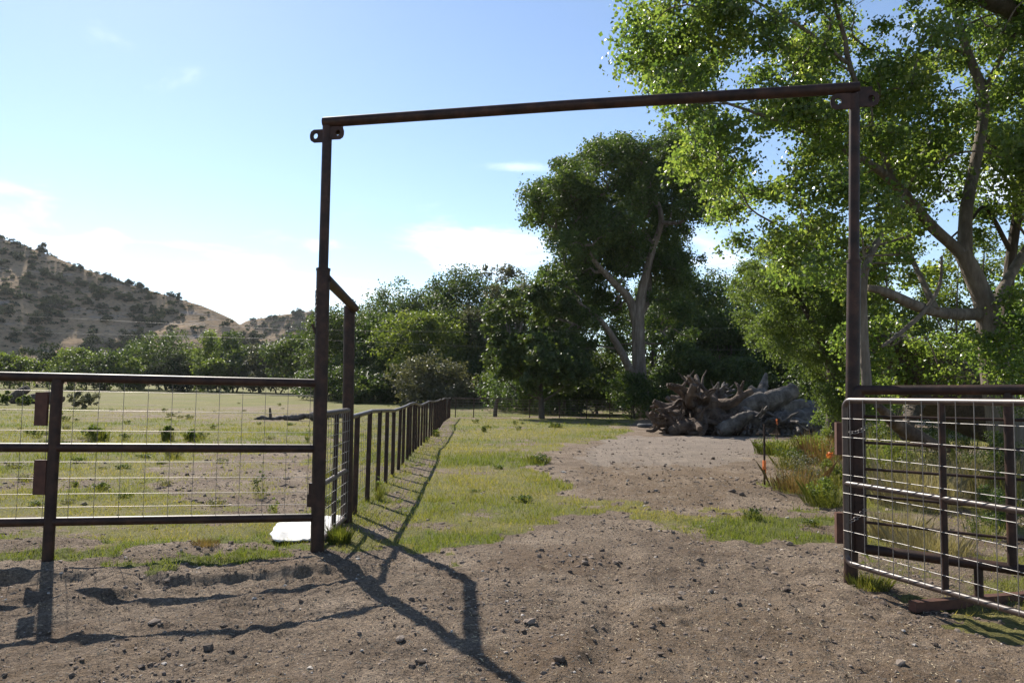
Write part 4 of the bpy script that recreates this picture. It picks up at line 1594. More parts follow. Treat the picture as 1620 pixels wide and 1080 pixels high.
for t in (t5(1599), t5(1599) + 1.25, t5(1599) + 2.5):
    MB().tube([f5(t, zb1), f5(t, z1)], .036, 12).build('upright', MT['pipe'], rf)
for i in range(5):
    z = zb1 + (z1 - zb1) * (i + 1) / 6
    MB().tube([f5(0, z), f5(E5, z + .03)], .0125, 8).build('rod', MT['pipe'], rf)
tf = t5(1545)
MB().tube([f5(tf, .03), f5(tf, zb1)], .034, 12).build('leg', MT['pipe'], rf)
q0 = gp(1408, 984)
q1 = gp(1640, 963)
pf = f5(tf, 0)
dd = (q1 - q0)[:2] / np.linalg.norm((q1 - q0)[:2])
cen = np.array([pf[0], pf[1], th(pf[0], pf[1]) + .03])
fr0 = cen[:2] - dd * .62
MB().box((cen[0] + dd[0] * .1, cen[1] + dd[1] * .1, cen[2] + .005), 1.55, .075, .075, math.atan2(dd[1], dd[0])).build('skid_foot', MT['plate'], rf)

# ------------------------------------------------------------------ open wire gate on the right
og = empty('ranch_gate', (3.1, 5.6, .2), 'open pipe gate with bright square wire mesh hanging on the right gateway post', 'gate')
A6 = np.array([2.92, 6.74])
th6 = math.radians(72.5)
d6 = np.array([math.cos(th6), -math.sin(th6)])


def f6(t, z):
    return np.array([A6[0] + d6[0] * t, A6[1] + d6[1] * t, z])


zt6 = at(1334, 633, A6[1])[2]
zb6 = at(1334, 889, A6[1])[2]
G6 = 4.7
rc = .07
ring = []
for (cx_, cz_, a0) in ((rc, zb6 + rc, 180), (rc, zt6 - rc, 90)):
    pass
fr_ = [f6(G6, zt6 + .03), f6(2.2, zt6 + .012)]
for a in np.linspace(90, 180, 6):
    fr_.append(f6(rc + rc * math.cos(math.radians(a)), zt6 - rc + rc * math.sin(math.radians(a))))
fr_.append(f6(0, (zt6 + zb6) / 2))
for a in np.linspace(180, 270, 6):
    fr_.append(f6(rc + rc * math.cos(math.radians(a)), zb6 + rc + rc * math.sin(math.radians(a))))
fr_.append(f6(2.2, zb6 + .012))
fr_.append(f6(G6, zb6 + .03))
MB().tube(fr_, .0255, 12).build('gate_frame', MT['gate_pipe'], og)
zm6 = at(1340, 764, A6[1])[2]
MB().tube([f6(0, zm6), f6(G6, zm6 + .02)], .0245, 12).build('middle_rail', MT['gate_pipe'], og)


def t6(px):
    lo, hi = 0, 2.6
    for _ in range(40):
        m_ = (lo + hi) / 2
        p_ = f6(m_, .9)
        x_, _y = project(np.array([p_[0]]), np.array([p_[1]]), np.array([.9]))
        if x_[0] < px:
            lo = m_
        else:
            hi = m_
    return lo


for t in (t6(1493), t6(1493) * 2, t6(1493) * 3, t6(1493) * 4):
    MB().tube([f6(t, zb6), f6(t, zt6)], .0235, 12).build('upright', MT['pipe'], og)
nrm6 = np.array([-d6[1], d6[0], 0]) * -1.0
nrm6 = np.array([d6[1], -d6[0], 0]) if nrm6[0] > 0 else nrm6
side6 = nrm6 * .028
hz6 = [at(1334, y_, A6[1])[2] for y_ in (661.7, 691, 720, 750, 779, 809, 838, 867)]
for z in hz6:
    MB().tube([f6(.0, z) + side6, f6(2.2, z + .012) + side6, f6(G6, z + .03) + side6], .0036, 6, False).build('horizontal_wire', MT['wire'], og)
for i in range(int((G6 - .1) / .153)):
    t = .10 + i * .153
    MB().tube([f6(t, zb6) + side6 * 1.25, f6(t, zt6 + .01) + side6 * 1.25], .0032, 6, False).build('vertical_wire', MT['old_wire'], og)
mb = MB()
for k, (x0, y0, x1, y1) in enumerate(((1358, 676, 1375, 672), (1352, 818, 1368, 806))):
    c0 = at(x0 - 12, y0 + 8, 6.74)
    c1 = at(x1, y1, 6.86)
    for i in range(7):
        c = lerp(c0, c1, i / 6) + np.array([0, 0, -.02 * math.sin(i / 6 * math.pi)])
        ph = np.linspace(0, 2 * math.pi, 8)
        mb.tube([c + np.array([.018 * math.cos(a), .01 * (i % 2) * math.sin(a), .011 * math.sin(a)]) for a in ph], .0035, 5, False)
mb.build('chain', MT['old_wire'], og)

# ------------------------------------------------------------------ white sheet by the left post
rng = np.random.default_rng(9)
wp = [(424, 866), (446, 824), (500, 821), (560, 826), (545, 850), (494, 857), (455, 859), (436, 860)]
wv = []
n = 14
c00, c10, c01, c11 = gp(426, 864), gp(520, 856), gp(448, 822), gp(545, 822)
for j in range(n):
    for i in range(n):
        u, v = i / (n - 1), j / (n - 1)
        p = lerp(lerp(c00, c10, u), lerp(c01, c11, u), v)
        e = .16 * (fbm(np.array([u * 4.0]), np.array([v * 4.0 + 2]), 3)[0] - .5)
        p = p + np.array([e * (1 if i in (0, n - 1) else .2), e * 2 * (1 if j in (0, n - 1) else .2), 0])
        p[2] = th(p[0], p[1]) + .035 + .13 * (fbm(np.array([u * 3.4]), np.array([v * 3.4]), 3)[0] - .35) + .012 * math.sin(u * 40)
        wv.append(p)
top = np.array(wv)
bot = top - np.array([0, 0, .012])
ii = np.arange(n * n).reshape(n, n)
f = []
for j in range(n - 1):
    for i in range(n - 1):
        f.append((ii[j, i], ii[j, i + 1], ii[j + 1, i + 1], ii[j + 1, i]))
        f.append(tuple(n * n + k for k in (ii[j + 1, i], ii[j + 1, i + 1], ii[j, i + 1], ii[j, i])))
rim = list(ii[0, :]) + list(ii[1:, -1]) + list(ii[-1, -2::-1]) + list(ii[-2:0:-1, 0])
for a, b in zip(rim, rim[1:] + rim[:1]):
    f.append((b, a, a + n * n, b + n * n))
o = MB().add(np.concatenate([top, bot]), f, True).build('metal_sheet', MT['white'])
tag(o, 'white sheet lying on the grass behind the left gateway post', 'sheet')

# ------------------------------------------------------------------ root wads and logs
DP = 33.5


def log(name, rows, depth, mat, label, cat, seed, seg=16, wob=.26, extra=None, end=None, group=None):
    rng = np.random.default_rng(seed)
    s = spline(pts(rows, depth), 7)
    root_ = empty(name, s[0][:3].tolist(), label, cat, group)
    mb = MB()
    rad = s[:, 3] * (1 + rng.normal(size=len(s)) * .06)
    mb.tube(s[:, :3], rad, seg, True, wob, rng)
    if extra:
        for e in extra:
            q_ = spline(pts(e, depth), 5)
            mb.tube(q_[:, :3], q_[:, 3], 9, True, .1, rng)
    mb.build('log_body', MT[mat], root_)
    if end:
        p_ = s[-1]
        t_ = unit(s[-1][:3] - s[-3][:3])
        MB().tube([p_[:3] - t_ * .02, p_[:3] + t_ * .05], p_[3] * .96, 14).build('cut_end', MT[end], root_)
    return root_


def root_wad(name, cpx, cpy, depth, R, mat, label, seed, nroots, face, spread=1.0, bias=(0, 0, 0), thick=.17, zs=.55):
    """a torn-up root plate: heavy roots leave a knotted centre, fork and curl"""
    rng = np.random.default_rng(seed)
    c = at(cpx, cpy, depth)
    root_ = empty(name, (c[0], c[1], th(c[0], c[1])), label, 'root wad')
    mb = MB()
    # knotted core
    for k in range(7):
        d = unit(rng.normal(size=3)) * R * .22
        e = unit(rng.normal(size=3)) * R * .3
        s = spline([(*(c + d - e), R * .12), (*(c + d), R * .24), (*(c + d + e), R * .10)], 5)
        mb.tube(s[:, :3], s[:, 3], 12, True, .16, rng)
    mb.build('root_core', MT[mat], root_)
    for k in range(nroots):
        d = rng.normal(size=3) * spread * np.array([1, 1, zs]) + np.array(face) + np.array(bias)
        d = unit(d)
        ln = R * rng.uniform(.55, 1.12)
        r = thick * R * rng.uniform(.35, .8)
        p = c + d * R * .12
        rows = [(*p, r)]
        for j in range(4):
            d = unit(d + rng.normal(size=3) * .36)
            p = p + d * ln / 4
            zmin = th(p[0], p[1]) + .05
            p[2] = max(p[2], zmin)
            rows.append((*p, r * (1 - .15 * (j + 1))))
        s = spline(rows, 5)
        m2 = MB()
        m2.tube(s[:, :3], s[:, 3] * (1 + rng.normal(size=len(s)) * .07), 9, True, .3, rng)
        for q_ in range(rng.integers(1, 4)):
            i0 = rng.integers(6, len(s) - 4)
            e = unit(s[i0][:3] - s[i0 - 2][:3] + rng.normal(size=3) * .7)
            l2 = ln * rng.uniform(.2, .45)
            a = s[i0]
            t = spline([(*a[:3], a[3] * .7), (*(a[:3] + e * l2 * .5 + rng.normal(size=3) * .05), a[3] * .5), (*(a[:3] + e * l2 + rng.normal(size=3) * .1), a[3] * .2)], 4)
            t[:, 2] = np.maximum(t[:, 2], th(a[0], a[1]) + .02)
            m2.tube(t[:, :3], t[:, 3], 7, True, .1, rng)
        m2.build('root', MT[mat], root_)
    return root_


root_wad('root_wad', 1118, 655, 33.5, 2.3, 'root_red', 'big reddish brown torn root wad with spread roots at the left end of the pile', 11, 36, (-.75, -.45, .16), .7)
root_wad('root_wad', 1132, 634, 34.6, 1.1, 'dead_grey', 'grey upright root wad on top of the pile, right of the reddish one', 12, 20, (0.0, -.3, .55), .7)
root_wad('root_wad', 1185, 664, 33.2, 1.35, 'dead_grey', 'knotted grey brown root wad low in the middle of the pile', 13, 22, (-.1, -.8, -.1), .7)
log('log', [(1150, 655, 44), (1185, 640, 34), (1215, 634, 30, .3), (1242, 624, 27, .6), (1256, 617, 24, .8)], 33.8, 'dead_grey', 'long smooth grey log on top of the pile pointing up to the right', 'log', 21, wob=.2,
    extra=[[(1200, 638, 20, .2), (1195, 622, 14, .3), (1186, 612, 8, .5)]])
log('log', [(1165, 668, 36), (1200, 655, 28, -.2), (1235, 646, 24), (1275, 640, 18, .5)], 34.6, 'dead_grey', 'lower grey log resting under the long smooth one', 'log', 22)
log('log', [(1196, 640, 22), (1204, 622, 18, .3), (1209, 606, 12, .5), (1212, 590, 4, .6)], 36.0, 'dead_grey', 'pointed grey dead branch standing upright behind the pile', 'log', 23)
log('log', [(1225, 676, 44), (1260, 668, 42, .2), (1296, 661, 32, .4), (1308, 659, 25, .5)], 34.4, 'dead_grey', 'thick grey log at the right end of the pile with pale cut end', 'log', 24, end='cut_wood')
log('log', [(1205, 650, 40), (1250, 655, 42, .3), (1285, 645, 26, .6), (1300, 637, 12, .8)], 36.5, 'dead_grey', 'grey log lying at the back of the pile, right half', 'log', 25)
log('log', [(1135, 683, 20), (1160, 672, 22, -.2), (1178, 660, 17, -.3), (1190, 654, 8, -.4)], 32.0, 'dead_grey', 'short grey stub lying in front of the middle root wad', 'log', 26)
log('log', [(1060, 684, 14), (1078, 676, 20), (1100, 672, 22, .2), (1118, 676, 14, .3)], 32.2, 'root_red', 'reddish root piece on the ground in front of the big root wad', 'log', 27)

root_wad('root_wad', 1068, 668, 33.0, 1.3, 'root_red', 'low spread of brown roots at the very left of the pile', 14, 18, (-.8, -.5, -.1), .6)
root_wad('root_wad', 1240, 668, 33.4, 1.25, 'dead_grey', 'dark knotted roots below the long smooth grey log', 15, 20, (.1, -.8, .0), .7)
root_wad('root_wad', 1150, 672, 32.6, 1.2, 'root_red', 'brown roots on the ground in front of the upright grey root wad', 16, 18, (-.1, -.8, -.2), .7)

# old tyre
c = gp(1020, 676)
mb = MB()
ph = np.linspace(0, 2 * math.pi, 25)
ring = np.array([c + np.array([.29 * math.cos(a), .29 * math.sin(a), .10]) for a in ph])
root = empty('old_tyre', c, 'old tyre lying flat at the grass edge left of the root pile', 'tyre')
mb.tube(ring, .105, 10, False)
mb.build('tyre_body', MT['rubber'], root)
mb = MB()
mb.tube(np.array([c + np.array([.22 * math.cos(a), .22 * math.sin(a), .19]) for a in ph]), .018, 6, False)
mb.build('bead', MT['dead_grey'], root)

# brush and fallen branches behind the cross fence
rng = np.random.default_rng(88)
for i, (px, py, lb) in enumerate(((905, 656, 'tangle of dead branches behind the right half of the wire fence'), (975, 652, 'heap of pale dead branches beside the tall cottonwood base'))):
    p = gp(px, py)
    bp_ = empty('brush_pile', p, lb, 'brush pile')
    for k in range(22):
        d = unit(rng.normal(size=3) * np.array([1, .6, .35]))
        ln = rng.uniform(1.0, 2.6)
        c = p + rng.normal(size=3) * np.array([1.1, .6, 0]) + np.array([0, 1.5, rng.uniform(.1, .6)])
        s = spline([(*(c - d * ln / 2), .05), (*(c + rng.normal(size=3) * .15), .04), (*(c + d * ln / 2), .012)], 4)
        s[:, 2] = np.maximum(s[:, 2], p[2] + .02)
        MB().tube(s[:, :3], s[:, 3] * (1.8 if k % 6 == 0 else 1), 6, True).build('branch', MT['dead_grey'], bp_)

# driftwood log and stump in the left field
p = gp(440, 664)
dl = empty('driftwood_log', p, 'dark weathered log with a short stub lying across the left field', 'log')
mb = MB()
s = spline(pts([(402, 663, 4), (416, 661, 8), (430, 662, 5), (448, 660, 7), (465, 661, 10), (480, 658, 8), (500, 657, 13), (520, 655, 10), (548, 658, 6)], p[1]), 6)
mb.tube(s[:, :3], s[:, 3] * rng.uniform(.75, 1.3, len(s)), 9, True, .35, rng)
mb.build('log_body', MT['dead_grey'], dl)
MB().tube([at(428, 660, p[1]), at(427, 645, p[1])], [.09, .05], 8, True, .1, rng).build('stub', MT['bark_dark'], dl)
p = gp(40, 638)
st = empty('dead_stump', p, 'dark dead stump and roots behind the left fence post', 'stump')
for k, r in enumerate(([(18, 634, 18), (32, 622, 16), (45, 614, 10)], [(50, 636, 16), (75, 626, 14), (100, 632, 10)], [(28, 638, 14), (60, 630, 18), (90, 638, 12)])):
    s = spline(pts(r, p[1]), 5)
    MB().tube(s[:, :3], s[:, 3], 9, True, .15, rng).build('root', MT['bark_dark'], st)


# ------------------------------------------------------------------ bushes, tufts and weeds
def blades_mesh(name, n, r, h, width, mat, seed, lean=.5, tint=(.2, .8), curve=.25):
    rng = np.random.default_rng(seed)
    a = rng.uniform(0, 6.283, n)
    rr = r * np.sqrt(rng.random(n)) * .72
    b = np.stack([np.cos(a) * rr, np.sin(a) * rr, np.zeros(n)], -1)
    hh = h * (.22 + .78 * rng.random(n) ** 1.5)
    ln = rng.random(n) * lean
    dirv = np.stack([np.cos(a + rng.normal(size=n) * .6), np.sin(a + rng.normal(size=n) * .6), np.zeros(n)], -1)
    tip = b + dirv * (ln * hh)[:, None] + np.array([0, 0, 1]) * hh[:, None]
    mid = b + dirv * (ln * hh * .4)[:, None] + np.array([0, 0, 1]) * (hh * .58)[:, None]
    sidev = np.stack([-np.sin(a), np.cos(a), np.zeros(n)], -1) * width
    rt = rng.normal(size=(n, 3)) * width * .5
    v = np.stack([b - sidev * .6, b + sidev * .6, mid + sidev * .5 + rt, tip, mid - sidev * .5 + rt], 1).reshape(-1, 3)
    f = np.arange(5 * n).reshape(n, 5)
    tn = rng.uniform(*tint, n)
    return fast_mesh(name, v, f, MT[mat], np.repeat(tn, 5))


def weed(px, py, wpx, hpx, label, mat='grass', name='weed', cat='weed', seed=1, n=220, lean=.5, tint=(.1, .5), group=None, leaves=0, lmat='leaf_mid', wid=None):
    p = gp(px, py)
    k = p[1] / FPX
    r, h = wpx / 2 * k, hpx * k
    o = empty(name, p, label, cat, group)
    if n:
        link_mesh('blades', blades_mesh('blades', int(n * 2.2), r * 1.4, h, wid or max(.003, .33 * k), mat, seed, lean, tint), o, (0, 0, 0))
    if leaves:
        rg = np.random.default_rng(seed)
        cl_ = envelope(rg, np.array([0, 0, h * .52]), 2 * r, h, 40, .12, .22, lobes=6)
        me, _ = crown_mesh('foliage', cl_, leaves, max(.02, 2.6 * k), MT[lmat], seed, sub=14, sig=.25, shell=.2)
        link_mesh('foliage', me, o, (0, 0, 0))
    return o


weed(155, 697, 36, 24, 'rounded green grass tuft left in the field, largest of three', name='grass_tuft', cat='grass tuft', seed=2, n=160, lean=.3, leaves=2600, lmat='leaf_bright')
weed(265, 697, 20, 23, 'upright green grass tuft in the field, middle of three', name='grass_tuft', cat='grass tuft', seed=3, n=150, lean=.2, leaves=2000, lmat='leaf_bright')
weed(303, 698, 24, 18, 'low rounded green grass tuft in the field, right of the upright one', name='grass_tuft', cat='grass tuft', seed=4, n=100, lean=.3, leaves=1600, lmat='leaf_bright')
weed(131, 646, 44, 30, 'dense grey green bush behind the left fence post', name='bush', cat='bush', seed=5, n=0, leaves=2600, lmat='leaf_grey')
weed(8, 640, 24, 22, 'yellow green bush at the left edge of the field', name='bush', cat='bush', seed=6, n=0, leaves=1500, lmat='leaf_bright')
weed(38, 640, 22, 16, 'small yellow green bush before the dead stump', name='bush', cat='bush', seed=7, n=0, leaves=1300, lmat='leaf_bright')
weed(335, 621, 22, 18, 'small dark bush in the far field, under the top rail', name='bush', cat='bush', seed=8, n=0, leaves=1200, lmat='leaf_mid')
weed(215, 616, 36, 22, 'dark bush before the broadest tree of the row', name='bush', cat='bush', seed=9, n=0, leaves=1600, lmat='leaf_hill')
weed(432, 623, 26, 16, 'dark bush with a dead twig near the left gateway post', name='bush', cat='bush', seed=10, n=0, leaves=1200, lmat='leaf_hill')
weed(411, 788, 22, 42, 'leafy green weed with a tall yellow tip in the bare patch', seed=11, n=26, leaves=260, lean=.3)
weed(432, 812, 16, 24, 'bright green sprig behind the bottom rail by the white sheet', seed=12, n=24, leaves=120, lmat='leaf_bright', lean=.3)
weed(486, 700, 8, 26, 'thin green sprig just left of the left gateway post', seed=13, n=18, leaves=60, lmat='leaf_bright', lean=.2)
weed(118, 770, 14, 10, 'small green weed in the grass right of the rusty plates', seed=14, n=40, leaves=120)
weed(160, 775, 22, 14, 'low spreading green weed in the middle of the left field', seed=15, n=40, leaves=200)
weed(852, 732, 40, 15, 'dark green leafy weed clump in the lane grass', seed=16, n=160, leaves=420, lean=.9)
weed(766, 683, 8, 9, 'tiny dark weed in the far lane grass, left one', seed=17, n=50, leaves=60)
weed(1190, 818, 32, 20, 'dark leafy green weed at the edge of the bright grass', seed=18, n=60, leaves=380, lmat='leaf_mid')
weed(1285, 832, 30, 12, 'low dark weed in the bright grass near the gate', seed=19, n=60, leaves=220, lmat='leaf_mid')
weed(880, 676, 22, 8, 'low green weed patch in the lane near the wire fence', seed=20, n=80, leaves=140)
weed(600, 790, 14, 36, 'tall green weed growing through the lane fence', seed=21, n=60, leaves=90, lmat='leaf_bright', lean=.2)
weed(690, 690, 12, 12, 'small green weed at the foot of the lane fence', seed=22, n=60, leaves=80, lmat='leaf_bright')
weed(1258, 778, 78, 56, 'reddish brown dry weed clump on the bank left of the gate', 'reed', 'weed_clump', 'weed clump', 23, 260, .75, (.2, 1), leaves=700, lmat='leaf_grey')
weed(1300, 735, 62, 62, 'tall rusty red weed clump beside the right gateway post', 'reed', 'weed_clump', 'weed clump', 24, 260, .7, (.4, 1), leaves=700, lmat='leaf_bright')
weed(1302, 800, 56, 46, 'rounded green weed clump right before the gate hinge plates', 'grass', 'weed_clump', 'weed clump', 25, 300, .8, (.05, .45), leaves=1600, lmat='leaf_bright')
weed(1225, 718, 60, 26, 'green weeds at the dirt edge beyond the stake', 'grass', 'weed_clump', 'weed clump', 26, 500, .6, (.05, .4), leaves=700, lmat='leaf_bright')
weed(1285, 715, 50, 28, 'green and tan weeds below the willow', 'grass', 'weed_clump', 'weed clump', 27, 500, .6, (.1, .8), leaves=400, lmat='leaf_bright')
weed(1450, 800, 130, 90, 'tall pale dry grass clump behind the gate wires, left', 'dry_grass', 'grass_clump', 'grass clump', 28, 900, .8, (.4, 1), leaves=900, lmat='leaf_grey')
weed(1540, 790, 120, 90, 'tall pale dry grass clump behind the gate wires, right', 'dry_grass', 'grass_clump', 'grass clump', 29, 900, .8, (.4, 1), leaves=900, lmat='leaf_grey')
weed(1400, 770, 70, 100, 'leafy green weed clump behind the gate beside the post', 'grass', 'weed_clump', 'weed clump', 30, 200, .5, (.1, .6), leaves=3500, lmat='leaf_bright')
weed(1490, 735, 150, 95, 'shaded leafy bush low behind the gate, below the fallen trunk', 'grass', 'bush', 'bush', 31, 100, .5, (.1, .6), leaves=4500, lmat='leaf_mid')
weed(1600, 800, 110, 165, 'green bush behind the gate at the right edge', 'grass', 'bush', 'bush', 32, 100, .5, (.1, .6), leaves=4500, lmat='leaf_mid')
weed(1560, 850, 60, 40, 'bright green leafy weed low behind the gate', 'grass', 'weed_clump', 'weed clump', 33, 100, .5, (.0, .3), leaves=600, lmat='leaf_mid')
weed(1470, 870, 120, 36, 'short yellow grass tuft under the fence panel', 'dry_grass', 'grass_tuft', 'grass tuft', 34, 700, .7, (.3, .9))
weed(1375, 925, 60, 22, 'green grass tuft at the foot of the right gateway post', 'grass', 'grass_tuft', 'grass tuft', 35, 420, .8, (.1, .6))
weed(537, 858, 36, 30, 'lush green grass tuft under the narrow side gate', 'grass', 'grass_tuft', 'grass tuft', 36, 500, .6, (.0, .35))
weed(325, 862, 40, 12, 'dry twiggy weed on the dark mound below the bottom rail', 'reed', 'weed', 'weed', 37, 200, .9, (.2, .8))

weed(1390, 700, 90, 90, 'leafy bush behind the gate next to the orange brown branch', 'grass', 'bush', 'bush', 38, 60, .5, (.1, .6), leaves=3800, lmat='leaf_mid')
weed(1580, 830, 80, 60, 'dark leafy bush low behind the right fence upright', 'grass', 'bush', 'bush', 39, 60, .5, (.1, .6), leaves=2600, lmat='leaf_dark')
weed(1420, 850, 90, 50, 'pale dry grass clump beside the lower chain of the gate', 'dry_grass', 'grass_clump', 'grass clump', 40, 700, .8, (.3, 1))
# small weeds scattered through the field and the lane
WP = []
for i, (h_, r_, lm, nb_) in enumerate(((.30, .22, 'leaf_mid', 40), (.22, .30, 'leaf_grey', 60), (.16, .24, 'leaf_dark', 30))):
    o = empty('weed', (0, 0, -40), 'small low weed scattered in the grazed field or lane grass', 'weed', 'small weeds scattered over the pasture')
    link_mesh('blades', blades_mesh('blades', nb_ * 2, r_ * 1.2, h_ * 1.2, .006, 'grass', 700 + i, .8, (.1, .7)), o, (0, 0, 0))
    me, _ = crown_mesh('foliage', envelope(np.random.default_rng(710 + i), np.array([0, 0, h_ * .5]), 2 * r_, h_, 24, .12, .22, lobes=5), 420, .035, MT[lm], 720 + i, sub=10, sig=.25, shell=.2)
    link_mesh('foliage', me, o, (0, 0, 0))
    WP.append(o)
rgw = np.random.default_rng(733)
cnt = 0
while cnt < 90:
    px, py = rgw.uniform(-10, 1060), rgw.uniform(636, 800) if cnt % 3 else rgw.uniform(640, 700)
    p = gp(px, py)
    g0, _, _ = ground_masks(np.array([p[0]]), np.array([p[1]]))
    if g0[0] < .3 or (560 < px < 720 and py > 700) or (px > 700 and rgw.random() < .6):
        continue
    s_ = rgw.uniform(.25, .6) * (1 + .012 * p[1])
    if cnt < 3:
        WP[cnt].location = p
        WP[cnt].scale = (s_, s_, s_)
    else:
        copy_tree(WP[cnt % 3], p, rgw.uniform(0, 6.28), (s_, s_ * rgw.uniform(.7, 1.3)))
    cnt += 1

weed(1278, 768, 50, 50, 'grey green leafy weed between the two reddish weed clumps', 'reed', 'weed_clump', 'weed clump', 41, 120, .7, (.2, .8), leaves=900, lmat='leaf_grey')
weed(1250, 742, 46, 34, 'low green weed at the top of the bank behind the reddish clump', 'grass', 'weed_clump', 'weed clump', 42, 160, .7, (.1, .6), leaves=700, lmat='leaf_mid')
weed(1320, 770, 40, 60, 'tall green weed close beside the hinge plates of the right post', 'grass', 'weed_clump', 'weed clump', 43, 120, .5, (.1, .6), leaves=1100, lmat='leaf_bright')
# orange flowers
for i, (px, py, lb) in enumerate(((1312, 720, 'bright orange flower on the weeds beside the right gateway post'), (1308, 757, 'small orange flower lower on the weed bank by the post'))):
    d_ = gp(1300, 760)[1] - .3
    c = at(px, py, d_)
    fl_ = empty('flower', (c[0], c[1], th(c[0], c[1])), lb, 'flower')
    me, _ = crown_mesh('petals', np.array([(*c, 0.03 if i else .055)]), 60 if i == 0 else 24, .05, MT['petal'], 50 + i, sub=8, sig=.3)
    link_mesh('petals', me, fl_)
    MB().tube([(c[0], c[1], th(c[0], c[1])), c], .005, 5, False).build('stem', MT['leaf_mid'], fl_)

# marker stakes
for i, (px, py, tp, tape, lb) in enumerate(((1209, 766, 675, 735, 'thin dark marker stake with orange tape in the bare dirt'), (1229, 700, 662, 664, 'thin marker stake with a yellow top beyond the taped one'))):
    p = gp(px, py)
    k = p[1] / FPX
    stk = empty('marker_stake', p, lb, 'stake')
    top_ = at(px + .5, tp, p[1])
    MB().box(((p + top_) / 2), .03, .02, top_[2] - p[2] + .1, .3).build('stake_rod', MT['pipe'], stk)
    c = at(px, tape, p[1])
    MB().box(c, .05, .035, .16 if i == 0 else .07, .3).build('tape', MT['orange'], stk)
    for (dx, dz, w_) in ((-.025, -.09, .02), (.02, -.12, .018)):
        MB().box(c + np.array([dx, -.02, dz]), w_, .006, .13, .5).build('tape_tail', MT['orange'], stk)

# overhead wires
for i, rows_ in enumerate((((-300, 484), (100, 503), (480, 521), (900, 524), (1400, 512)), ((-300, 512), (100, 527), (480, 537), (900, 552), (1400, 552)))):
    s = spline([(*at(a, b, 50), .009) for a, b in rows_], 8)
    o = MB().tube(s[:, :3], .0065, 5, False).build('overhead_wire', MT['wire'])
    tag(o, 'thin overhead wire crossing before the hill and trees, %s of the two' % ('upper' if i == 0 else 'lower'), 'wire', 'overhead wires')


# ------------------------------------------------------------------ loose stones, clods, straw, grass
ICO = []
_t = (1 + 5 ** .5) / 2
ICOV = unit(np.array([(-1, _t, 0), (1, _t, 0), (-1, -_t, 0), (1, -_t, 0), (0, -1, _t), (0, 1, _t), (0, -1, -_t), (0, 1, -_t), (_t, 0, -1), (_t, 0, 1), (-_t, 0, -1), (-_t, 0, 1)], float))
ICOF = np.array([(0, 11, 5), (0, 5, 1), (0, 1, 7), (0, 7, 10), (0, 10, 11), (1, 5, 9), (5, 11, 4), (11, 10, 2), (10, 7, 6), (7, 1, 8), (3, 9, 4), (3, 4, 2), (3, 2, 6), (3, 6, 8), (3, 8, 9), (4, 9, 5), (2, 4, 11), (6, 2, 10), (8, 6, 7), (9, 8, 1)])


def lump(seed, sub=1):
    import bmesh
    bm = bmesh.new()
    bmesh.ops.create_icosphere(bm, subdivisions=2, radius=1)
    rg = np.random.default_rng(seed)
    cuts = unit(rg.normal(size=(9, 3)))
    for v in bm.verts:
        c = np.array(v.co)
        for q_ in cuts:
            dq = np.dot(c, q_) - rg.uniform(.55, .8) * .9
            if dq > 0:
                c = c - q_ * dq * .85
        v.co = c * (1 + rg.normal() * .05)
    me = bpy.data.meshes.new('stone')
    bm.to_mesh(me)
    bm.free()
    return me


STM = [lump(i) for i in range(4)]
SDM = [m_.copy() for m_ in STM]
for m_ in STM:
    m_.materials.append(MT['stone'])
for m_ in SDM:
    m_.materials.append(MT['soil_clod'])
rng = np.random.default_rng(71)
stones = [(243, 986, 24, 0, 'flat brown stone half buried in the dirt below the left fence shadow'), (330, 1025, 24, 1, 'large dark soil clod low in the dirt at the left'),
          (354, 989, 16, 1, 'dark soil clod beside the flat brown stone, to its right'), (365, 1030, 14, 1, 'smaller dark clod right beside the large dark one'),
          (925, 891, 16, 0, 'grey brown stone standing alone in the middle of the gateway dirt'), (953, 872, 12, 1, 'dark clod behind the lone grey brown stone'),
          (1080, 940, 16, 0, 'brown stone in front of the hoof churned dirt near the gate'), (1045, 1036, 14, 1, 'round dark clod in the lower right dirt'),
          (1005, 985, 11, 1, 'small round dark clod above the lower right one'), (652, 1056, 16, 1, 'dark clod at the bottom edge, left of the long shadow'),
          (668, 1048, 18, 1, 'pair mate of the dark clod at the bottom edge, the larger one'), (840, 985, 22, 0, 'pale flat stone right of the leaning shadow'),
          (1245, 936, 18, 1, 'dark clod lump beside the foot of the right gateway post'), (1124, 938, 14, 0, 'light flat stone near the churned dirt'),
          (1225, 907, 14, 0, 'small pale stone on the dirt before the gate'), (902, 905, 9, 1, 'small dark clod left of the lone stone'),
          (1110, 860, 9, 0, 'small grey stone at the edge of the bright grass'), (770, 918, 12, 0, 'small stone right of the forked post shadow'),
          (632, 1010, 22, 0, 'long flat pale stone beside the long shadow'), (885, 1046, 26, 1, 'broken dark clod row at the bottom of the lane dirt'),
          (1425, 1050, 20, 0, 'tan stone in the dirt at the lower right'), (1480, 1020, 14, 1, 'dark clod in front of the skid foot')]
for i, (px, py, w_, kd, lb) in enumerate(stones):
    p = gp(px, py)
    k = p[1] / FPX
    o = bpy.data.objects.new('stone' if kd == 0 else 'soil_clod', (STM, SDM)[kd][i % 4])
    COL.objects.link(o)
    s = w_ * k / 2
    o.location = (p[0], p[1], p[2] + s * .2)
    o.rotation_euler = (rng.uniform(-.3, .3), rng.uniform(-.3, .3), rng.uniform(0, 6))
    o.scale = (s * rng.uniform(.95, 1.15), s * rng.uniform(.7, .95), s * rng.uniform(.45, .7))
    tag(o, lb, 'stone' if kd == 0 else 'soil clod')


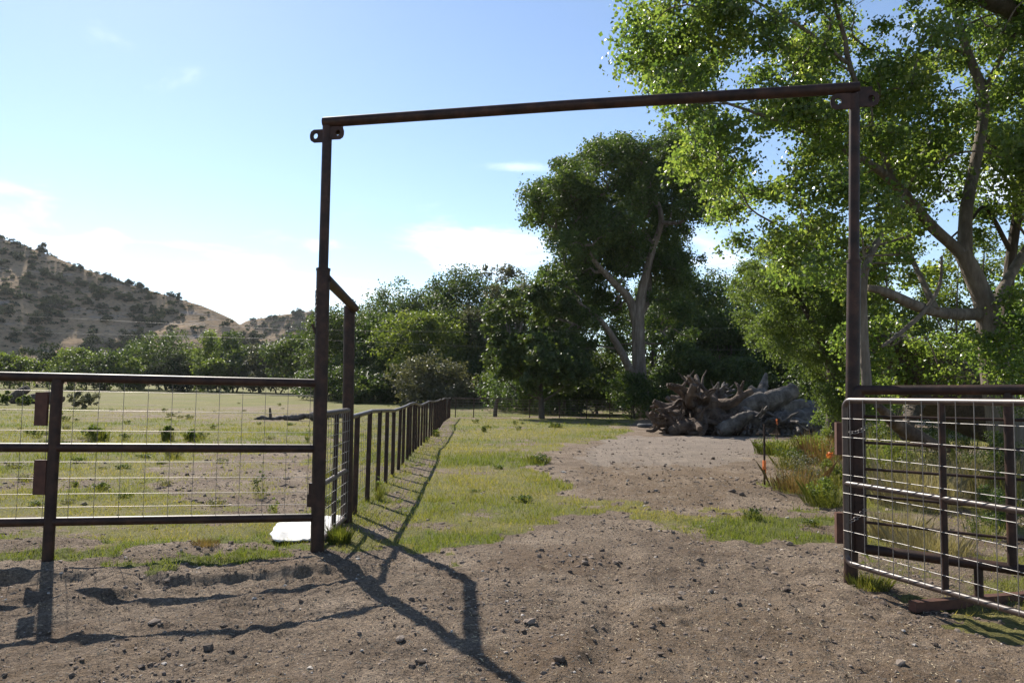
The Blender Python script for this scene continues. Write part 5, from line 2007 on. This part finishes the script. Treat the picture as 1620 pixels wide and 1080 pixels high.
def scatter(n, dmin, dmax, pw, keep, rng):
    """points of the ground in front of the camera, denser nearby"""
    u = rng.random(n)
    e = 1 - pw
    d = (dmin ** e + u * (dmax ** e - dmin ** e)) ** (1 / e) if pw != 1 else dmin * (dmax / dmin) ** u
    a = rng.uniform(-.76, .76, n)
    x = d * np.tan(a) * .95
    y = d
    k = keep(x, y)
    return x[k], y[k]


rng = np.random.default_rng(123)
g_keep = lambda x, y: (ground_masks(x, y)[0] < .35) | (np.random.default_rng(1).random(len(x)) < .06)
x, y = scatter(34000, 2.6, 30, 1.4, g_keep, rng)
n = len(x)
clm = fbm(x * 1.3, y * 1.3, 3)
s = .0028 + .016 * rng.random(n) ** 8 + .008 * sstep(.5, .62, clm) * rng.random(n)
s *= np.clip(y / 6, .85, 2.2)
V = ICOV[None] * (1 + rng.normal(size=(n, 12, 1)) * .22)
sc = np.stack([s * rng.uniform(.8, 1.5, n), s * rng.uniform(.8, 1.4, n), s * rng.uniform(.45, .95, n)], -1)
a = rng.uniform(0, 6.28, n)
V = V * sc[:, None, :]
ca, sa = np.cos(a)[:, None], np.sin(a)[:, None]
V = np.stack([V[..., 0] * ca - V[..., 1] * sa, V[..., 0] * sa + V[..., 1] * ca, V[..., 2]], -1)
V += np.stack([x, y, terrain(x, y) + s * .15], -1)[:, None, :]
Fc = (ICOF[None] + (np.arange(n) * 12)[:, None, None]).reshape(-1, 3)
tn = np.clip(rng.normal(size=n) * .2 + .42, 0, .9)
tn[rng.random(n) < .035] = 1
tag(link_mesh('dirt_clods', fast_mesh('dirt_clods', V.reshape(-1, 3), Fc, MT['clods'], np.repeat(tn, 12))), 'small clods and pebbles strewn over the bare dirt', None, None, 'stuff')

# crumbs: the finest grit, eight-sided
x, y = scatter(62000, 2.7, 15, 1.5, lambda x, y: (ground_masks(x, y)[0] < .45), rng)
n = len(x)
s = (.0022 + .0045 * rng.random(n) ** 2) * np.clip(y / 6, .8, 2)
OV = np.array([(1, 0, 0), (-1, 0, 0), (0, 1, 0), (0, -1, 0), (0, 0, 1), (0, 0, -1)], float)
OF = np.array([(0, 2, 4), (2, 1, 4), (1, 3, 4), (3, 0, 4), (2, 0, 5), (1, 2, 5), (3, 1, 5), (0, 3, 5)])
V = OV[None] * rng.uniform(.6, 1.5, (n, 6, 1)) * s[:, None, None]
a = rng.uniform(0, 6.28, n)
ca, sa = np.cos(a)[:, None], np.sin(a)[:, None]
V = np.stack([V[..., 0] * ca - V[..., 1] * sa, V[..., 0] * sa + V[..., 1] * ca, V[..., 2] * .8], -1) + np.stack([x, y, terrain(x, y) + s * .2], -1)[:, None, :]
Fc = (OF[None] + (np.arange(n) * 6)[:, None, None]).reshape(-1, 3)
tn = np.clip(rng.normal(size=n) * .25 + .5, 0, 1)
tag(link_mesh('dirt_crumbs', fast_mesh('dirt_crumbs', V.reshape(-1, 3), Fc, MT['clods'], np.repeat(tn, 6))), 'fine crumbs of soil over the bare dirt', None, None, 'stuff')

# trampled dung and litter in its own patches
x, y = scatter(60000, 2.7, 22, 1.2, lambda x, y: (rng.random(len(x)) < dirt_masks(x, y)[1] * .55 + .05) & (ground_masks(x, y)[0] < .5) & (fbm(x * 3, y * 3, 3) > .47), rng)
n = len(x)
s = (.003 + .010 * rng.random(n) ** 3) * np.clip(y / 6, .8, 2)
V = OV[None] * rng.uniform(.6, 1.5, (n, 6, 1)) * s[:, None, None]
a = rng.uniform(0, 6.28, n)
ca, sa = np.cos(a)[:, None], np.sin(a)[:, None]
V = np.stack([V[..., 0] * ca - V[..., 1] * sa, V[..., 0] * sa + V[..., 1] * ca, V[..., 2] * .7], -1) + np.stack([x, y, terrain(x, y) + s * .25], -1)[:, None, :]
Fc = (OF[None] + (np.arange(n) * 6)[:, None, None]).reshape(-1, 3)
tag(link_mesh('dung_litter', fast_mesh('dung_litter', V.reshape(-1, 3), Fc, MT['litter'], np.repeat(rng.random(n), 6))), 'trampled brown dung and straw litter in patches on the dirt', None, None, 'stuff')

# straw
x, y = scatter(15000, 2.6, 18, 1.5, lambda x, y: ground_masks(x, y)[0] < .5, rng)
n = len(x)
a = rng.uniform(0, 6.28, n)
ln = rng.uniform(.008, .035, n) * np.where(rng.random(n) < .03, 2.2, 1)
z = terrain(x, y)
dv = np.stack([np.cos(a), np.sin(a), rng.normal(size=n) * .25], -1) * ln[:, None]
sd = np.stack([-np.sin(a), np.cos(a), np.zeros(n)], -1) * .0016
upv = np.array([0, 0, .0022])
b0_ = np.stack([x, y, z + .006], -1)
V = np.stack([b0_ - sd, b0_ + sd, b0_ + dv + sd, b0_ + dv - sd, b0_ + upv, b0_ + dv + upv], 1)
FF = np.array([(0, 3, 5, 4), (1, 4, 5, 2), (0, 1, 2, 3)])
Fc = (FF[None] + (np.arange(n) * 6)[:, None, None]).reshape(-1, 4)
V[..., 2] = np.maximum(V[..., 2], (z + .003)[:, None])
tag(link_mesh('straw', fast_mesh('straw', V.reshape(-1, 3), Fc, MT['straw'])), 'bits of dry straw scattered over the dirt', None, None, 'stuff')

# grass blades
rng = np.random.default_rng(321)
x, y = scatter(330000, 6.0, 60, 1.35, lambda x, y: np.ones(len(x), bool), rng)
g1, l1, br1 = ground_masks(x, y)
keep = rng.random(len(x)) < np.clip((g1 - .12) * 1.1, 0, 1) * (1 - .5 * br1) * (.35 + .65 * sstep(.38, .6, fbm(x * 2.2, y * 2.2, 3)))
x, y, g1, l1 = x[keep], y[keep], g1[keep], l1[keep]
n = len(x)
z = terrain(x, y)
hh = (.022 + .035 * l1 + .05 * rng.random(n) ** 4) * rng.uniform(.6, 1.3, n) * np.clip(y / 9, 1, 1.8)
wd_ = .0032 * np.clip(y / 7, 1, 4.5)
a = rng.uniform(0, 6.28, n)
sd = np.stack([np.cos(a), np.sin(a), np.zeros(n)], -1) * wd_[:, None]
ld = rng.normal(size=(n, 3)) * np.array([.45, .45, 0]) * hh[:, None]
b0_ = np.stack([x, y, z - .004], -1)
V = np.stack([b0_ - sd, b0_ + sd, b0_ + ld + np.array([0, 0, 1]) * hh[:, None]], 1).reshape(-1, 3)
tn = np.clip(.62 - .55 * l1 + rng.normal(size=n) * .16, 0, 1)
tag(link_mesh('grass', fast_mesh('grass', V, np.arange(3 * n).reshape(n, 3), MT['grass'], np.repeat(tn, 3))), 'short grazed yellow green grass in patches along the lane and field', None, None, 'stuff')
